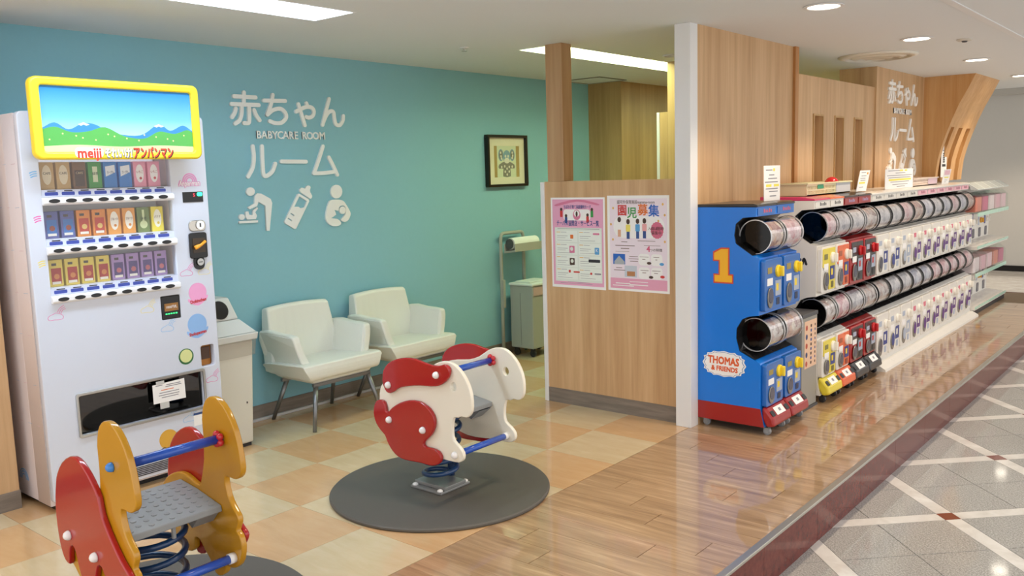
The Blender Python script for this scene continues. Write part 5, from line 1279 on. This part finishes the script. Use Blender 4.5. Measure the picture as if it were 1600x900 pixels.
for t, x, w, m, tc in ((y1, 5.60, .268, PLY, mat('top_pink', 'd8406a', .25, coat=.4)), (o1, 5.869, .268, PLO, mat('top_orange', 'e87038', .25, coat=.4)), (r1_, 6.14, .285, PLK, PLK), (r2_, 6.426, .285, PLK, PLK)):
    MB().prism([(2.487, 1.3255), (2.487, 1.352), (2.20, 1.350), (2.112, 1.336), (2.108, 1.3255)], x + .001, x + w - .001, 'x').build('top_cover', tc, t, bevel=.004)
    bumper(t, x, w, m); casters(t, x, w, mat('caster_black', '2a2a2c', .4))
strokes([[(-2.30, .93), (-2.285, .965), (-2.275, .93)], [(-2.25, .93), (-2.235, .955), (-2.22, .925), (-2.205, .945)], [(-2.19, .915), (-2.18, .95), (-2.165, .915)]], .016, .001, on_left(5.601), 'side_lettering', INK_D, y1)

# ten white columns
WSETS = [('grey', 'mixed'), ('grey', 'grey'), ('pink', 'grey'), ('warm', 'blue'), ('blue', 'blue'), ('grey', 'pink'), ('blue', 'pink'), ('pink', 'pink'), ('blue', 'pink'), ('warm', 'pink')]
WORD = ['first', 'second', 'third', 'fourth', 'fifth', 'sixth', 'seventh', 'eighth', 'ninth', 'tenth']
wx = 6.722; ww = .2995
for k in range(10):
    pl, ma = ((INDIGO, GREYB), (INDIGO, INDIGO), (GREYB, INDIGO), (PURPLE, MAG), (PURPLE, MAG))[min(k, 4)]
    st = dict(body=PLW, panel=PLW, knob=KN_W, plaque=pl, plaque2=KN_W, slot=GREYB, mark=mat('mark_rose', 'd86a80', .4) if k > 2 else GREYB, chute=(CHUTE_D, INDIGO, GREYB, PURPLE)[min(k, 3)], strip=PLW if k < 4 else mat('strip_pink', 'e6b0bc', .4), strip_ink=INK_D if k < 4 else mat('strip_wine', '8a2a4c', .4), prints=WSETS[k], rim=RING_D, rimw=.006, low=.085)
    lab = 'all-white capsule machine, %s of the ten counted from the red and black ones' % WORD[k]
    t = capsule_column(wx + k * ww, ww, lab, st, G)
    MB().prism([(2.487, 1.3255), (2.487, 1.345), (2.16, 1.343), (2.110, 1.334), (2.108, 1.3255)], wx + k * ww, wx + (k + 1) * ww - .001, 'x').build('top_cover', PLW, t)
    MB().prism([(2.47, 0), (2.47, .0495), (2.04, .0495), (1.985, .018), (1.98, 0)], wx + k * ww, wx + (k + 1) * ww - .001, 'x').build('plinth', PLW, t)

# five clear-fronted columns at the end of the row, each two decks
ACR = clear_film('acrylic', 'fbfffd', .8, .06)
GLINT = mat('acrylic_edge', 'bfe8d4', .08, spec=.8)
toys = ['e0806c', 'd06088', 'f0dade', 'ecb4c2', 'f2c6d0']
cwid = .296
for k in range(5):
    x0 = 9.725 + k * cwid; a, b = x0 + .001, x0 + cwid - .001
    t = thing('capsule_machine', 'clear-fronted white capsule machine, %s of five at the far end of the row' % WORD[k], 'capsule machine', (x0 + cwid / 2, 2.28, 0), G)
    B('cabinet', PLW, t, a, b, 2.22, 2.35, .05, 1.30)
    B('plinth', mat('plinth_dark', '2a2628', .5), t, a, b, 2.03, 2.35, 0, .045)
    for (z0, nm) in ((.05, 'lower'), (.665, 'upper')):
        h = .60
        # sloping display box over a recessed control face and a tray
        MB().prism([(2.2195, z0 + .34), (2.2195, z0 + .56), (2.10, z0 + .575), (2.035, z0 + .52), (2.03, z0 + .36)], a + .004, b - .004, 'x').build('display_box', ACR, t)
        B('toy_stack', mat('toy_%d_%s' % (k, nm), toys[(k + (2 if nm == 'lower' else 0)) % 5], .5), t, a + .018, b - .018, 2.052, 2.21, z0 + .375, z0 + .525, bevel=.006)
        B('display_lip', GLINT, t, a + .002, b - .002, 2.022, 2.0295, z0 + .335, z0 + .372)
        MB().prism([(2.2195, z0), (2.2195, z0 + .05), (2.06, z0 + .03), (2.02, z0 + .035), (2.02, z0)], a, b, 'x').build('tray', PLW, t)
        B('tray_edge', GLINT, t, a + .002, b - .002, 2.0125, 2.0195, z0 + .012, z0 + .036)
        xm = x0 + cwid / 2
        MB().lathe([(.030, 0), (.030, -.014), (.022, -.020), (.0001, -.021)], (xm + .03, 2.2195, z0 + .24), 'y', 18).build('knob', mat('knob_amber', 'e0a63a', .3) if k in (1, 3) else KN_W, t)
        rounded_panel(xm - .008 + .03, xm + .038, z0 + .215, z0 + .265, 2.2, .018, mat('knob_amber', 'e0a63a', .3) if k in (1, 3) else KN_W, t, 'knob_grip', .006, .002)
        rounded_panel(xm - .09, xm - .03, z0 + .19, z0 + .30, 2.2195, .003, (INDIGO, GREYB)[k % 2], t, 'coin_plate', .006, .001)
        rounded_panel(xm - .05, xm + .05, z0 + .06, z0 + .16, 2.2195, .004, CHUTE_D, t, 'capsule_chute', .02, .001)
        rounded_panel(xm - .10, xm - .02, z0 + .305, z0 + .33, 2.2195, .002, PURPLE, t, 'brand_mark', .003, 0)
    MB().prism([(2.35, 1.3005), (2.35, 1.335), (2.14, 1.345), (2.03, 1.29), (2.03, 1.268), (2.10, 1.2775), (2.2195, 1.3)], a, b, 'x').build('top_cover', ACR, t) if False else None
    MB().prism([(2.35, 1.3005), (2.35, 1.332), (2.13, 1.336), (2.03, 1.272), (2.03, 1.2605), (2.10, 1.2605), (2.11, 1.3005)], a, b, 'x').build('top_cover', mat('cover_milky', 'dfe6e0', .12, coat=.5), t, bevel=.004)

# ------------------------------------------------------------------ cards and baskets on top of the machines
def card(label, x0, x1, y, z0, z1, cols, lean=0, skew=0, tint=PAPER, group='notice cards on the machines'):
    t = thing('notice_card', label, 'card', ((x0 + x1) / 2, y, z0), group)
    w = x1 - x0; h = z1 - z0
    M = Matrix.Translation((x0, y, z0)) @ Matrix.Rotation(lean, 4, 'X') @ on_front(0)
    q = lambda p, s: (p * w + skew * s, s * h)
    shape([[q(0, 0), q(1, 0), q(1, 1), q(0, 1)]], .003, M, 'card', tint, t)
    for k, (p0, p1, s, hh, m) in enumerate(cols):
        shape([[q(p0, s), q(p1, s), q(p1, s + hh), q(p0, s + hh)]], .0005, M, 'print_line', m, t, off=.0032)
    B('card_foot', CLEAR, t, x0, x0 + w, y - .004, y + .04, z0 - .001, z0 + .002) if False else None
    return t
LN = lambda rows: [(p0, p1, s, .03, INK) for p0, p1, s in rows]
card('tall white notice card with yellow stripe standing on the blue machines', 5.03, 5.265, 2.21, 1.346, 1.558, LN([(.1, .5, .86), (.3, .62, .72), (.25, .8, .62), (.05, .85, .52), (.1, .85, .33), (.3, .85, .25), (.35, .75, .12)]) + [(.12, .45, .40, .07, YELLOW_HI), (.6, .92, .40, .07, YELLOW_HI), (.55, .66, .84, .08, YELLOW_HI)])
card('leaning white notice card beside the basket on the red and black machines', 6.60, 6.82, 2.19, 1.3525, 1.505, LN([(.15, .6, .88), (.2, .7, .72), (.15, .65, .6), (.2, .7, .5), (.2, .6, .18)]) + [(.1, .7, .36, .08, YELLOW_HI), (.72, .86, .8, .1, mat('highlight_orange', 'e0a040', .6))], skew=.09)
card('wide white notice card standing in front of the lettered wood column', 7.31, 8.07, 2.2, 1.3445, 1.505, LN([(.1, .5, .9), (.35, .7, .78), (.06, .95, .66), (.1, .9, .55), (.18, .85, .33), (.25, .8, .2), (.4, .7, .09)]) + [(.12, .92, .41, .09, YELLOW_HI), (.5, .62, .88, .08, YELLOW_HI), (.68, .77, .88, .08, YELLOW_HI)])
card('narrow tilted notice card with pink print near the far end of the row', 8.97, 9.22, 2.19, 1.3445, 1.48, [(.1, .9, .62, .32, mat('card_pink', 'e4b8c4', .6)), (.2, .8, .4, .08, YELLOW_HI)] + LN([(.3, .7, .25), (.3, .6, .12)]), skew=.1)
t = thing('slot_sign', 'narrow white strip sign with black writing on the curved cove', 'sign', (9.66, 2.33, 1.5))
shape([rect(9.52, 9.73, 1.40, 1.712)], .003, on_front(2.334), 'panel', PAPER, t)
for k in range(5): shape([rect(9.585, 9.655, 1.545 + .02 * k, 1.56 + .02 * k, .003)], .0006, on_front(2.3305), 'strip_writing', INK_D, t)
shape([rect(9.56, 9.69, 1.505, 1.53, .003)], .0006, on_front(2.3305), 'strip_band', BLACK, t); shape([rect(9.57, 9.66, 1.66, 1.67)], .0006, on_front(2.3305), 'strip_writing', INK, t)

def basket(label, x0, x1, y0, y1, z0, h, m, extra=None):
    t = thing('basket', label, 'basket', ((x0 + x1) / 2, (y0 + y1) / 2, z0), 'plastic baskets on the machines')
    e = .006
    B('base', m, t, x0 + .02, x1 - .02, y0 + .012, y1 - .012, z0, z0 + .006)
    # front and sides pierced with rows of slots
    nx = int((x1 - x0 - .06) / .026)
    holes = []
    for i in range(nx):
        xx = x0 + .03 + i * .026
        for r in (0, 1): holes.append(rect(xx, xx + .013, z0 + .010 + r * h * .36, z0 + .010 + r * h * .36 + h * .26))
    shape([rect(x0 + .012, x1 - .012, z0, z0 + h - .010)] + holes, e, on_front(y0 + .012 + e), 'front_side', m, t)
    B('back_side', m, t, x0 + .012, x1 - .012, y1 - .012 - e, y1 - .012, z0, z0 + h - .010)
    for a in (x0 + .012, x1 - .012 - e): B('end_side', m, t, a, a + e, y0 + .0185, y1 - .0185, z0, z0 + h - .010)
    mb = MB()
    mb.box(x0, x1, y0, y0 + .02, z0 + h - .0095, z0 + h).box(x0, x1, y1 - .02, y1, z0 + h - .0095, z0 + h).box(x0, x0 + .02, y0 + .02, y1 - .02, z0 + h - .0095, z0 + h).box(x1 - .02, x1, y0 + .02, y1 - .02, z0 + h - .0095, z0 + h)
    mb.build('rim', m, t, bevel=.002)
    return t
bk = basket('cream slotted plastic basket with green tag on the red and black machines', 5.70, 6.56, 2.20, 2.42, 1.3535, .082, mat('basket_cream', 'e0d8ae', .45))
shape([rect(5.90, 6.01, 1.395, 1.422, .008)], .002, on_front(2.2115), 'tag', mat('tag_green', '2fa070', .35), bk)
shape([rect(6.25, 6.54, 1.36, 1.425)], .002, on_front(2.2115), 'paper_label', mat('label_greyish', 'c9c7c8', .6), bk)
bk2 = basket('pale slotted plastic basket with pink label behind the wide notice card', 8.12, 8.93, 2.20, 2.42, 1.346, .070, mat('basket_pale', 'e0cfc2', .45))
shape([rect(8.60, 8.90, 1.356, 1.405)], .002, on_front(2.2115), 'paper_label', mat('label_pinkish', 'dcc2cc', .6), bk2)
t = thing('toy_capsule', 'red toy capsule heaped in the cream basket', 'capsule', (6.50, 2.32, 1.36))
MB().ball((6.47, 2.32, 1.414), .052, 1, 1, 1, 20, 14).build('shell', mat('capsule_red', 'c8242c', .25, coat=.3), t, smooth=True)
MB().lathe([(.0525, -.004), (.054, 0), (.0525, .004)], (6.47, 2.32, 1.412), 'z', 24).build('seam_ring', mat('capsule_red_dark', 'a01c22', .3), t)
for nm, lab, pts in (): pass
